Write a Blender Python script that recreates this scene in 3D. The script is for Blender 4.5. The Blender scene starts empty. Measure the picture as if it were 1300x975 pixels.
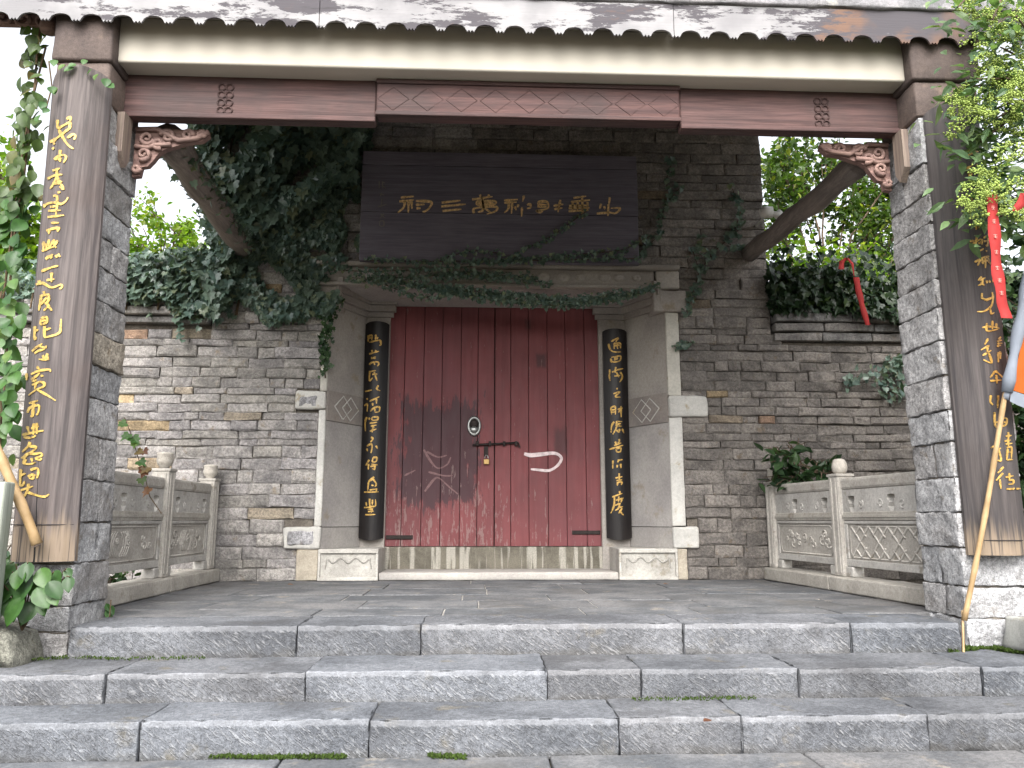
import bpy, bmesh, math, random
import numpy as np
from mathutils import Vector, noise as mnoise

R = math.radians
sc = bpy.context.scene
rng = random.Random(7)
nr = np.random.default_rng(11)

# ------------------------------------------------------------------ camera
F_PX, PITCH, YAW, ZC = 982.0, R(10.0), R(2.5), 0.5
cam_d = bpy.data.cameras.new('camera'); cam = bpy.data.objects.new('camera', cam_d)
sc.collection.objects.link(cam); sc.camera = cam
cam_d.sensor_width = 36.0; cam_d.lens = F_PX / 1300 * 36.0; cam_d.clip_start = 0.05; cam_d.clip_end = 3000
cam.location = (0, 0, ZC); cam.rotation_euler = (R(90) + PITCH, 0, -YAW)

# ------------------------------------------------------------------ sky, sun, exposure
SUN_EL, SUN_AZ = R(46), R(-6)          # azimuth measured from behind the camera, negative = from the left
w = bpy.data.worlds.new('World'); sc.world = w; w.use_nodes = True
wn, wl = w.node_tree.nodes, w.node_tree.links
bg = wn['Background']
sky = wn.new('ShaderNodeTexSky'); sky.sky_type = 'NISHITA'; sky.sun_disc = False
sky.sun_elevation = SUN_EL
sky.dust_density = 6.0; sky.air_density = 1.0; sky.ozone_density = 1.0
hs = wn.new('ShaderNodeHueSaturation'); hs.inputs['Saturation'].default_value = 0.22
wl.new(sky.outputs[0], hs.inputs['Color']); wl.new(hs.outputs[0], bg.inputs[0])
bg.inputs[1].default_value = 0.15
sd = bpy.data.lights.new('sun', 'SUN'); so = bpy.data.objects.new('sun', sd); sc.collection.objects.link(so)
sd.energy = 0.5; sd.angle = R(50); sd.color = (1.0, 0.965, 0.92)
# direction towards the sun
sdir = Vector((math.sin(SUN_AZ) * math.cos(SUN_EL), -math.cos(SUN_AZ) * math.cos(SUN_EL), math.sin(SUN_EL)))
so.rotation_euler = sdir.to_track_quat('Z', 'Y').to_euler()
sky.sun_rotation = math.atan2(sdir.x, sdir.y)
sc.view_settings.view_transform = 'Standard'; sc.view_settings.look = 'None'
sc.view_settings.gamma = 1.0; sc.view_settings.use_curve_mapping = False
sc.view_settings.exposure = 1.85
sc.render.engine = 'CYCLES'
sc.cycles.use_denoising = True
sc.cycles.max_bounces = 10; sc.cycles.diffuse_bounces = 7; sc.cycles.transparent_max_bounces = 8
sc.cycles.caustics_reflective = False; sc.cycles.caustics_refractive = False

# ------------------------------------------------------------------ pixel -> ray -> surface
def ray(px, py):
    u = (px - 650) / F_PX; v = -(py - 487.5) / F_PX
    f = math.cos(PITCH) - v * math.sin(PITCH); z = math.sin(PITCH) + v * math.cos(PITCH)
    return Vector((u * math.cos(YAW) + f * math.sin(YAW), -u * math.sin(YAW) + f * math.cos(YAW), z))
def P(px, py, ax, val):
    d = ray(px, py); i = 'XYZ'.index(ax); o = Vector((0, 0, ZC))
    return o + d * ((val - o[i]) / d[i])
def PY(px, py, y): return P(px, py, 'Y', y)
def PZ(px, py, z): return P(px, py, 'Z', z)

# ------------------------------------------------------------------ materials
def srgb(r, g, b):
    f = lambda c: (c / 255 / 12.92) if c / 255 <= 0.04045 else ((c / 255 + 0.055) / 1.055) ** 2.4
    return (f(r), f(g), f(b), 1.0)
MATS = {}
class N:
    """tiny node helper"""
    def __init__(s, name):
        s.m = bpy.data.materials.new(name); s.m.use_nodes = True; MATS[name] = s.m
        s.t = s.m.node_tree; s.n = s.t.nodes; s.l = s.t.links
        s.bsdf = s.n['Principled BSDF']
        g = s.n.new('ShaderNodeNewGeometry'); s.pos0 = g.outputs['Position']; s.normal = g.outputs['Normal']
        oi = s.n.new('ShaderNodeObjectInfo'); s.rand = oi.outputs['Random']; s.ocol = oi.outputs['Color']
        s.pos = s.pos0
    def offset_by_random(s, k=37.0):
        a = s.n.new('ShaderNodeVectorMath'); a.operation = 'ADD'
        c = s.n.new('ShaderNodeCombineXYZ'); m = s.math('MULTIPLY', s.rand, k)
        for i in range(3): s.l.new(m, c.inputs[i])
        s.l.new(s.pos0, a.inputs[0]); s.l.new(c.outputs[0], a.inputs[1]); s.pos = a.outputs[0]
    def scale(s, v, sc3, rot=(0, 0, 0)):
        m = s.n.new('ShaderNodeMapping'); m.inputs['Scale'].default_value = sc3; m.inputs['Rotation'].default_value = rot
        s.l.new(v, m.inputs[0]); return m.outputs[0]
    def noise(s, scale=5, detail=4, rough=0.55, v=None, dist=0.0):
        t = s.n.new('ShaderNodeTexNoise'); t.inputs['Scale'].default_value = scale
        t.inputs['Detail'].default_value = detail; t.inputs['Roughness'].default_value = rough
        t.inputs['Distortion'].default_value = dist
        s.l.new(v or s.pos, t.inputs['Vector']); return t.outputs['Fac']
    def voro(s, scale=5, feature='F1', v=None, out='Distance'):
        t = s.n.new('ShaderNodeTexVoronoi'); t.feature = feature; t.inputs['Scale'].default_value = scale
        s.l.new(v or s.pos, t.inputs['Vector']); return t.outputs[out]
    def wave(s, scale=5, dist=2, detail=2, v=None, bands='X'):
        t = s.n.new('ShaderNodeTexWave'); t.bands_direction = bands; t.inputs['Scale'].default_value = scale
        t.inputs['Distortion'].default_value = dist; t.inputs['Detail'].default_value = detail
        s.l.new(v or s.pos, t.inputs['Vector']); return t.outputs['Fac']
    def set(s, inp, v):
        if hasattr(v, 'default_value') or isinstance(v, bpy.types.NodeSocket): s.l.new(v, inp)
        else: inp.default_value = v
    def math(s, op, a, b=0.0, clamp=False):
        m = s.n.new('ShaderNodeMath'); m.operation = op; m.use_clamp = clamp
        s.set(m.inputs[0], a); s.set(m.inputs[1], b); return m.outputs[0]
    def ramp(s, fac, lo, hi, a=0.0, b=1.0):
        m = s.n.new('ShaderNodeMapRange'); m.interpolation_type = 'SMOOTHSTEP'
        s.set(m.inputs['Value'], fac); m.inputs['From Min'].default_value = lo; m.inputs['From Max'].default_value = hi
        m.inputs['To Min'].default_value = a; m.inputs['To Max'].default_value = b; return m.outputs[0]
    def mix(s, fac, a, b, mode='MIX'):
        m = s.n.new('ShaderNodeMix'); m.data_type = 'RGBA'; m.blend_type = mode
        s.set(m.inputs[0], fac); s.set(m.inputs[6], a); s.set(m.inputs[7], b); return m.outputs[2]
    def gray(s, v):
        c = s.n.new('ShaderNodeCombineColor')
        for i in range(3): s.set(c.inputs[i], v)
        return c.outputs[0]
    def xyz(s, v=None):
        c = s.n.new('ShaderNodeSeparateXYZ'); s.l.new(v or s.pos0, c.inputs[0]); return c.outputs
    def attr(s, name):
        a = s.n.new('ShaderNodeAttribute'); a.attribute_name = name; return a.outputs['Fac']
    def bump(s, h, strength=0.5, dist=0.01, prev=None):
        b = s.n.new('ShaderNodeBump'); b.inputs['Strength'].default_value = strength; b.inputs['Distance'].default_value = dist
        s.l.new(h, b.inputs['Height'])
        if prev: s.l.new(prev, b.inputs['Normal'])
        return b.outputs[0]
    def out(s, col, rough=0.85, nrm=None, spec=0.3, metal=0.0):
        s.set(s.bsdf.inputs['Base Color'], col); s.set(s.bsdf.inputs['Roughness'], rough)
        s.bsdf.inputs['Specular IOR Level'].default_value = spec; s.bsdf.inputs['Metallic'].default_value = metal
        if nrm: s.l.new(nrm, s.bsdf.inputs['Normal'])
        return s.m

def mat_stone(name, c1, c2, c3=None, big=3.0, speck=0.35, bstr=0.6, bdist=0.012, bscale=28, chisel=False, damp=None, tint=True, rough=0.88):
    m = N(name); m.offset_by_random()
    a = m.noise(big, 6, 0.6); col = m.mix(m.ramp(a, 0.35, 0.65), c1, c2)
    if c3: col = m.mix(m.ramp(m.noise(big * 1.9, 5, 0.65), 0.58, 0.72), col, c3)
    f = m.noise(190, 3, 0.7); g = m.noise(48, 4, 0.6)
    sp = m.math('ADD', m.ramp(f, 0.25, 0.75, 1 - speck, 1 + speck), m.ramp(g, 0.3, 0.7, -speck * 0.6, speck * 0.6))
    col = m.mix(1.0, col, m.gray(sp), 'MULTIPLY')
    h = m.math('ADD', m.math('MULTIPLY', m.noise(bscale, 6, 0.65), 1.0), m.math('MULTIPLY', m.noise(bscale * 4.5, 3, 0.6), 0.35))
    if chisel:
        v = m.scale(m.pos0, (1, 1, 1), (0, R(52), 0))
        vd = m.n.new('ShaderNodeVectorMath'); vd.operation = 'ADD'
        nz = m.n.new('ShaderNodeTexNoise'); nz.inputs['Scale'].default_value = 9
        sub = m.n.new('ShaderNodeVectorMath'); sub.operation = 'SCALE'; sub.inputs['Scale'].default_value = 0.025
        m.l.new(m.pos, nz.inputs['Vector']); m.l.new(nz.outputs['Color'], sub.inputs[0]); m.l.new(v, vd.inputs[0]); m.l.new(sub.outputs[0], vd.inputs[1])
        dash = m.noise(1.0, 3, 0.6, m.scale(vd.outputs[0], (120, 60, 20)), 0.2)
        part = m.math('MULTIPLY', m.ramp(dash, 0.50, 0.62), m.ramp(m.noise(7, 4, 0.65), 0.36, 0.6, 0.25, 1.0))
        # only the risers are hatched: the normal faces the viewer's side
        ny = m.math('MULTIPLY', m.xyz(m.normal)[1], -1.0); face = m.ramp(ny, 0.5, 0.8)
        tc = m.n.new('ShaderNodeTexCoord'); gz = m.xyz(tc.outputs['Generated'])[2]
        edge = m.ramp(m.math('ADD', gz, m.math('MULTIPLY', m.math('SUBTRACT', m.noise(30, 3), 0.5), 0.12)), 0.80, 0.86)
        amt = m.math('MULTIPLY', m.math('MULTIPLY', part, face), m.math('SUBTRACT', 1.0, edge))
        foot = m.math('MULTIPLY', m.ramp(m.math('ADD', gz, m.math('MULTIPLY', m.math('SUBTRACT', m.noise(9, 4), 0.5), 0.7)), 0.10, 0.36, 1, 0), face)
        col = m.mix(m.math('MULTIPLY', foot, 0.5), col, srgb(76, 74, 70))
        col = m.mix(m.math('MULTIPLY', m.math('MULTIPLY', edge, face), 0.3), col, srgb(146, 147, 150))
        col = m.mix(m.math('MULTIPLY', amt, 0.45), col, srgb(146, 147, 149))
        h = m.math('ADD', h, m.math('MULTIPLY', amt, 0.7))
    if damp:   # dark dirt that gathers in patches of its own
        d = m.ramp(m.noise(1.7, 6, 0.7), 0.5, 0.68)
        col = m.mix(m.math('MULTIPLY', d, 0.6), col, damp)
    if tint: col = m.mix(1.0, col, m.ocol, 'MULTIPLY')
    return m.out(col, rough, m.bump(h, bstr, bdist))

G = srgb
mat_stone('brick', G(126, 124, 123), G(158, 155, 152), G(134, 125, 113), big=6, speck=0.38, bstr=0.8, bdist=0.02, bscale=18)
mat_stone('mortar', G(88, 82, 76), G(108, 102, 94), big=8, tint=False)
mat_stone('pillar_stone', G(144, 143, 143), G(176, 175, 175), G(134, 128, 121), big=6, speck=0.42, bstr=0.9, bdist=0.02, bscale=30, damp=G(112, 106, 100))
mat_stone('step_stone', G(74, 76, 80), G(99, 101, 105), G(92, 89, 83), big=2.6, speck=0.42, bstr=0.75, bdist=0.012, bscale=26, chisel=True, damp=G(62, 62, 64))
mat_stone('slab_stone', G(74, 76, 79), G(100, 100, 101), G(118, 113, 106), big=3.2, speck=0.34, bstr=0.5, bdist=0.008, bscale=20, damp=G(78, 76, 74))
mat_stone('grey_stone', G(146, 142, 139), G(164, 160, 155), G(142, 133, 120), big=2.2, speck=0.14, bstr=0.22, bdist=0.004, bscale=30)
mat_stone('pale_stone', G(178, 176, 171), G(194, 192, 186), G(158, 146, 122), big=3.5, speck=0.14, bstr=0.3, bdist=0.006, bscale=24)
mat_stone('carved_stone', G(154, 151, 146), G(174, 171, 166), G(134, 128, 118), big=4, speck=0.2, bstr=0.4, bdist=0.006, bscale=26)
mat_stone('threshold_stone', G(150, 146, 132), G(120, 116, 104), G(200, 196, 184), big=4, speck=0.2, bstr=0.4, bdist=0.006, bscale=26)
mat_stone('dark_plaster', G(132, 120, 112), G(108, 99, 95), G(142, 128, 116), big=4, speck=0.2, bstr=0.5, bdist=0.008, bscale=14)
mat_stone('joint_fill', G(128, 125, 120), G(142, 139, 134), big=6, tint=False)
mat_stone('earth', G(92, 84, 70), G(74, 70, 58), G(70, 82, 50), big=1.5, speck=0.3, bstr=0.8, bdist=0.02, bscale=10)
mat_stone('roof_grey', G(140, 138, 140), G(110, 110, 112), G(170, 168, 160), big=4, speck=0.25, bstr=0.7, bdist=0.01, bscale=20)

def mat_threshold():
    m = N('threshold_streaked'); x, y, z = m.xyz()
    v = m.scale(m.pos0, (9, 9, 0.35)); s1 = m.ramp(m.noise(2.6, 3, 0.6, v), 0.50, 0.58)
    col = m.mix(m.ramp(m.noise(5, 5), 0.35, 0.65), G(112, 107, 96), G(88, 84, 75))
    col = m.mix(m.math('MULTIPLY', s1, 0.75), col, G(168, 164, 154))
    col = m.mix(1.0, col, m.gray(m.ramp(m.noise(120, 3), 0.3, 0.7, 0.8, 1.15)), 'MULTIPLY')
    m.out(col, 0.9, m.bump(m.noise(30, 5), 0.4, 0.006))
mat_threshold()

def mat_wood(name, c1, c2, c3, axis='Z', bstr=0.4, wear=0.5, rough=0.75, gscale=1.0, spots=None, crack=None, foot=None):
    m = N(name)
    s = {'Z': (34, 34, 1.3), 'X': (1.3, 34, 34), 'Y': (34, 1.3, 34)}[axis]
    v = m.scale(m.pos0, tuple(k * gscale for k in s))
    g1 = m.noise(1.0, 6, 0.65, v, 0.4); g2 = m.noise(4.0, 4, 0.6, v); big = m.noise(1.9, 5, 0.6)
    col = m.mix(m.ramp(g1, 0.38, 0.62), c1, c2)
    fine = m.noise(9.0, 3, 0.6, v)
    col = m.mix(m.ramp(fine, 0.64, 0.72, 0, 0.22), col, tuple(q * 0.35 for q in c2[:3]) + (1,))
    col = m.mix(m.math('MULTIPLY', m.ramp(big, 0.42, 0.7), wear), col, c3)
    col = m.mix(1.0, col, m.gray(m.ramp(g2, 0.25, 0.75, 0.8, 1.16)), 'MULTIPLY')
    h = m.math('ADD', g1, m.math('MULTIPLY', g2, 0.5))
    if foot:   # bleached, rotted foot of the board with soot marks
        z = m.xyz()[2]
        zz = m.math('ADD', z, m.math('MULTIPLY', m.noise(1.2, 4, 0.6, v), -0.35))
        k = m.ramp(zz, foot - 0.06, foot + 0.1, 1, 0)
        col = m.mix(m.math('MULTIPLY', k, 0.6), col, G(150, 132, 110))
        k2 = m.math('MULTIPLY', m.ramp(zz, foot + 0.05, foot + 0.22, 1, 0), m.ramp(m.noise(1.6, 3, 0.6, v), 0.52, 0.62))
        col = m.mix(m.math('MULTIPLY', k2, 0.8), col, G(48, 46, 48))
    if crack:
        x, y, z = m.xyz(); x0, x1, z0, z1 = crack
        t = m.ramp(z, z0, z1, 0, 1)
        xc = m.math('ADD', m.math('ADD', m.math('MULTIPLY', t, x1 - x0), x0), m.math('MULTIPLY', m.math('SUBTRACT', m.noise(6, 2), 0.5), 0.012))
        wd = m.ramp(z, z0, z1, 0.0045, 0.0008)
        k = m.math('LESS_THAN', m.math('ABSOLUTE', m.math('SUBTRACT', x, xc)), wd)
        k = m.math('MULTIPLY', k, m.math('LESS_THAN', z, z1))
        col = m.mix(k, col, (0.01, 0.009, 0.009, 1)); h = m.math('SUBTRACT', h, m.math('MULTIPLY', k, 3.0))
    col = m.mix(1.0, col, m.ocol, 'MULTIPLY')
    return m.out(col, rough, m.bump(h, bstr, 0.006))

mat_wood('beam_red', G(96, 73, 70), G(72, 55, 54), G(70, 60, 59), 'X', 0.6, 0.75)
mat_wood('carved_wood', G(156, 128, 118), G(132, 106, 100), G(120, 104, 98), 'X', 0.4, 0.5)
mat_wood('tie_wood', G(132, 122, 116), G(108, 100, 95), G(140, 128, 120), 'Y', 0.5, 0.5)
mat_wood('post_wood', G(142, 128, 116), G(116, 102, 94), G(130, 112, 104), 'Z', 0.5, 0.5)
mat_wood('pale_post', G(146, 150, 140), G(126, 131, 121), G(118, 124, 102), 'Z', 0.4, 0.5)
mat_wood('plaque_wood', G(106, 101, 110), G(92, 87, 96), G(112, 106, 114), 'X', 0.25, 0.5, 0.55)  # dark wood lifted in tone, veiling haze painted into the colour
mat_wood('lacquer_black', G(30, 27, 27), G(24, 22, 23), G(44, 38, 36), 'Z', 0.3, 0.5, 0.38)
def mat_fascia():
    m = N('fascia_paint')
    v = m.scale(m.pos0, (1.5, 22, 22)); a = m.noise(1.7, 7, 0.72, m.scale(m.pos0, (1, 1, 3.2))); g = m.noise(1.0, 6, 0.7, v)
    x = m.xyz()[0]
    a2 = m.math('ADD', a, m.math('MULTIPLY', m.math('SUBTRACT', g, 0.5), 0.25))
    a2 = m.math('ADD', a2, m.ramp(x, 0.9, 2.4, 0.0, 0.13))
    col = m.mix(m.ramp(m.noise(3, 4), 0.4, 0.7), G(140, 139, 140), G(120, 119, 121))
    col = m.mix(m.ramp(a2, 0.52, 0.56), col, G(74, 71, 75))
    brown = m.math('MULTIPLY', m.math('MULTIPLY', m.ramp(a2, 0.6, 0.66), m.ramp(m.noise(2.1, 4), 0.45, 0.6)), m.ramp(x, 0.2, 1.8, 0.25, 1.0))
    col = m.mix(brown, col, G(104, 82, 70))
    col = m.mix(m.ramp(g, 0.66, 0.72, 0, 0.8), col, G(56, 53, 55))
    m.out(col, 0.85, m.bump(m.math('ADD', g, m.math('MULTIPLY', m.ramp(a2, 0.52, 0.55), -0.8)), 0.5, 0.006))
mat_fascia()
def mat_plaster():
    m = N('plaster')
    col = m.mix(m.ramp(m.noise(1.2, 5), 0.35, 0.7), G(184, 178, 166), G(175, 170, 159))
    dirt = m.ramp(m.noise(7, 5, 0.7), 0.70, 0.76); col = m.mix(m.math('MULTIPLY', dirt, 0.5), col, G(150, 140, 130))
    m.out(col, 0.9, m.bump(m.noise(20, 4), 0.15, 0.004))
mat_plaster()
def mat_door():
    m = N('door_paint'); x, y, z = m.xyz()
    v = m.scale(m.pos0, (30, 30, 1.1)); g1 = m.noise(1.0, 6, 0.65, v); g2 = m.noise(2.6, 4, 0.7, m.scale(m.pos0, (16, 16, 2.2)))
    col = m.mix(m.ramp(m.noise(2.2, 5), 0.3, 0.7), G(119, 64, 66), G(105, 58, 60))
    col = m.mix(m.ramp(m.noise(1.0, 5, 0.6), 0.5, 0.75, 0, 0.5), col, G(106, 64, 70))
    col = m.mix(1.0, col, m.gray(m.ramp(g1, 0.25, 0.75, 0.86, 1.1)), 'MULTIPLY')
    # big dark repainted patch on the left leaf
    def patch(cx, cz, hx, hz, soft=0.06):
        dx = m.math('DIVIDE', m.math('ABSOLUTE', m.math('SUBTRACT', x, cx)), hx)
        dz = m.math('DIVIDE', m.math('ABSOLUTE', m.math('SUBTRACT', z, cz)), hz)
        d = m.math('MAXIMUM', dx, dz)
        d = m.math('ADD', d, m.math('MULTIPLY', m.math('SUBTRACT', m.noise(5.5, 5, 0.6), 0.5), 0.75))
        d = m.math('ADD', d, m.math('MULTIPLY', m.math('SUBTRACT', g2, 0.5), 1.3))
        return m.ramp(d, 0.98 - soft, 0.98 + soft, 1, 0)
    c0 = PY(557, 575, 7.25)
    pk = patch(c0.x, c0.z, 0.36, 0.47)
    col = m.mix(m.math('MULTIPLY', pk, 0.88), col, G(62, 42, 47))
    for (qx, qy, hx, hz, k) in ((687, 458, 0.05, 0.07, 0.75), (712, 560, 0.06, 0.12, 0.6), (670, 412, 0.03, 0.05, 0.5)):
        c = PY(qx, qy, 7.25); col = m.mix(m.math('MULTIPLY', patch(c.x, c.z, hx, hz, 0.35), k), col, G(60, 42, 44))
    # paint worn to the wood: more towards the foot of the left leaf
    low = m.ramp(z, 0.28, 1.25, 1.0, 0.0); left = m.ramp(x, -0.1, 0.55, 1.0, 0.45)
    th = m.math('ADD', g2, m.math('MULTIPLY', m.math('MULTIPLY', low, left), 0.15))
    th = m.math('ADD', th, m.math('MULTIPLY', m.math('SUBTRACT', m.noise(14, 4, 0.7), 0.5), 0.35))
    wear = m.ramp(th, 0.665, 0.70)
    col = m.mix(m.math('MULTIPLY', wear, 0.5), col, G(144, 126, 122))
    m.out(col, m.ramp(g2, 0.3, 0.7, 0.5, 0.7), m.bump(m.math('SUBTRACT', g1, m.math('MULTIPLY', wear, 0.6)), 0.35, 0.004))
mat_door()
def mat_flat(name, col, rough=0.5, metal=0.0, spec=0.4, var=0.15, nscale=20, worn=None):
    m = N(name); c = m.mix(1.0, col, m.gray(m.ramp(m.noise(nscale, 4), 0.3, 0.7, 1 - var, 1 + var)), 'MULTIPLY')
    if worn: c = m.mix(m.ramp(m.noise(38, 5, 0.75), 0.52, 0.64, 0, 0.85), c, worn)
    return m.out(c, rough, m.bump(m.noise(nscale * 3, 3), 0.15, 0.003), spec, metal)
mat_flat('gold_paint', G(184, 148, 76), 0.45, 0.35, 0.5, 0.3, 60, G(74, 56, 34))
mat_flat('gold_bright', G(176, 148, 78), 0.45, 0.25, 0.5, 0.3, 60, G(98, 78, 46))
mat_flat('gold_dull', G(226, 190, 136), 0.5, 0.15, 0.4, 0.3, 60, G(140, 108, 76))
mat_flat('faint_paint', G(120, 112, 106), 0.6, 0, 0.3)
mat_flat('iron', G(44, 38, 36), 0.6, 0.6, 0.4, 0.3, 40)
mat_flat('steel', G(150, 151, 149), 0.35, 0.85, 0.5, 0.2, 30)
mat_flat('brass', G(160, 132, 84), 0.45, 0.6, 0.5)
mat_flat('white_spray', G(206, 190, 190), 0.7, 0, 0.3, 0.2, 30)
mat_flat('dust_mark', G(122, 96, 96), 0.8, 0, 0.2, 0.2, 40)
mat_flat('wire', G(54, 50, 50), 0.6, 0.4)
mat_flat('lamp_white', G(214, 212, 208), 0.5)
mat_flat('bud', G(138, 156, 78), 0.7, 0, 0.3, 0.3, 90)
mat_flat('bark', G(84, 72, 60), 0.9, 0, 0.2, 0.3, 20)
mat_flat('vine_stem', G(84, 70, 54), 0.9, 0, 0.2, 0.3, 30)
mat_flat('moss', G(48, 62, 26), 0.95, 0, 0.1, 0.4, 60)
def mat_bamboo():
    m = N('bamboo'); col = m.mix(m.ramp(m.noise(9, 4), 0.35, 0.65), G(168, 142, 106), G(142, 118, 84))
    m.out(col, 0.5, m.bump(m.noise(60, 3), 0.2, 0.002))
mat_bamboo()
def mat_cloth(name, c, tr=0.35):
    m = N(name); col = m.mix(m.ramp(m.noise(6, 4), 0.3, 0.7), c, tuple(k * 0.82 for k in c[:3]) + (1,))
    m.out(col, 0.75, m.bump(m.noise(14, 3), 0.25, 0.01))
    t = m.n.new('ShaderNodeBsdfTranslucent'); mx = m.n.new('ShaderNodeMixShader'); mx.inputs[0].default_value = tr
    m.l.new(col, t.inputs[0]); m.l.new(m.bsdf.outputs[0], mx.inputs[1]); m.l.new(t.outputs[0], mx.inputs[2])
    m.l.new(mx.outputs[0], m.n['Material Output'].inputs[0])
mat_cloth('cloth_orange', G(204, 104, 40)); mat_cloth('cloth_white', G(150, 158, 170)); mat_cloth('cloth_red', G(178, 58, 56), 0.3); mat_cloth('cloth_pale', G(240, 170, 160), 0.25)
def mat_leaf(name, c1, c2, c3, tr=0.35, rough=0.42):
    m = N(name); r = m.attr('rnd')
    col = m.mix(m.ramp(r, 0.0, 0.75), c1, c2); col = m.mix(m.ramp(r, 0.82, 1.0), col, c3)
    col = m.mix(1.0, col, m.gray(m.ramp(m.noise(30, 3), 0.3, 0.7, 0.82, 1.15)), 'MULTIPLY')
    m.out(col, rough, None, 0.4)
    t = m.n.new('ShaderNodeBsdfTranslucent'); mx = m.n.new('ShaderNodeMixShader'); mx.inputs[0].default_value = tr
    tc = m.mix(1.0, col, (1.25, 1.35, 0.6, 1), 'MULTIPLY')
    m.l.new(tc, t.inputs[0]); m.l.new(m.bsdf.outputs[0], mx.inputs[1]); m.l.new(t.outputs[0], mx.inputs[2])
    m.l.new(mx.outputs[0], m.n['Material Output'].inputs[0])
mat_leaf('ivy_leaf', (0.08, 0.13, 0.11, 1), (0.15, 0.21, 0.165, 1), (0.2, 0.23, 0.14, 1), 0.25, 0.3)  # greens lifted and blued so the colour carries the haze
mat_leaf('tree_leaf', (0.03, 0.062, 0.014, 1), (0.065, 0.12, 0.02, 1), (0.24, 0.28, 0.04, 1), 0.5)
mat_leaf('bright_leaf', (0.09, 0.18, 0.02, 1), (0.18, 0.28, 0.03, 1), (0.28, 0.30, 0.05, 1), 0.6)
mat_leaf('dark_leaf', (0.022, 0.05, 0.022, 1), (0.04, 0.08, 0.03, 1), (0.06, 0.11, 0.04, 1), 0.25)
mat_leaf('big_leaf', (0.03, 0.085, 0.02, 1), (0.055, 0.13, 0.03, 1), (0.1, 0.17, 0.04, 1), 0.35)
mat_leaf('aralia_leaf', (0.07, 0.13, 0.06, 1), (0.12, 0.19, 0.08, 1), (0.18, 0.25, 0.1, 1), 0.35)
mat_leaf('plant_leaf', (0.02, 0.06, 0.013, 1), (0.035, 0.09, 0.018, 1), (0.055, 0.12, 0.025, 1), 0.25)
mat_leaf('shade_leaf', (0.010, 0.024, 0.010, 1), (0.02, 0.042, 0.016, 1), (0.05, 0.085, 0.02, 1), 0.2)  # darker copy of dark_leaf: the hedge's shade is put into the colour
mat_leaf('red_leaf', (0.12, 0.05, 0.03, 1), (0.16, 0.08, 0.04, 1), (0.14, 0.12, 0.04, 1), 0.35)
mat_leaf('creeper_leaf', (0.05, 0.085, 0.03, 1), (0.075, 0.12, 0.035, 1), (0.16, 0.13, 0.05, 1), 0.4)

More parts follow.
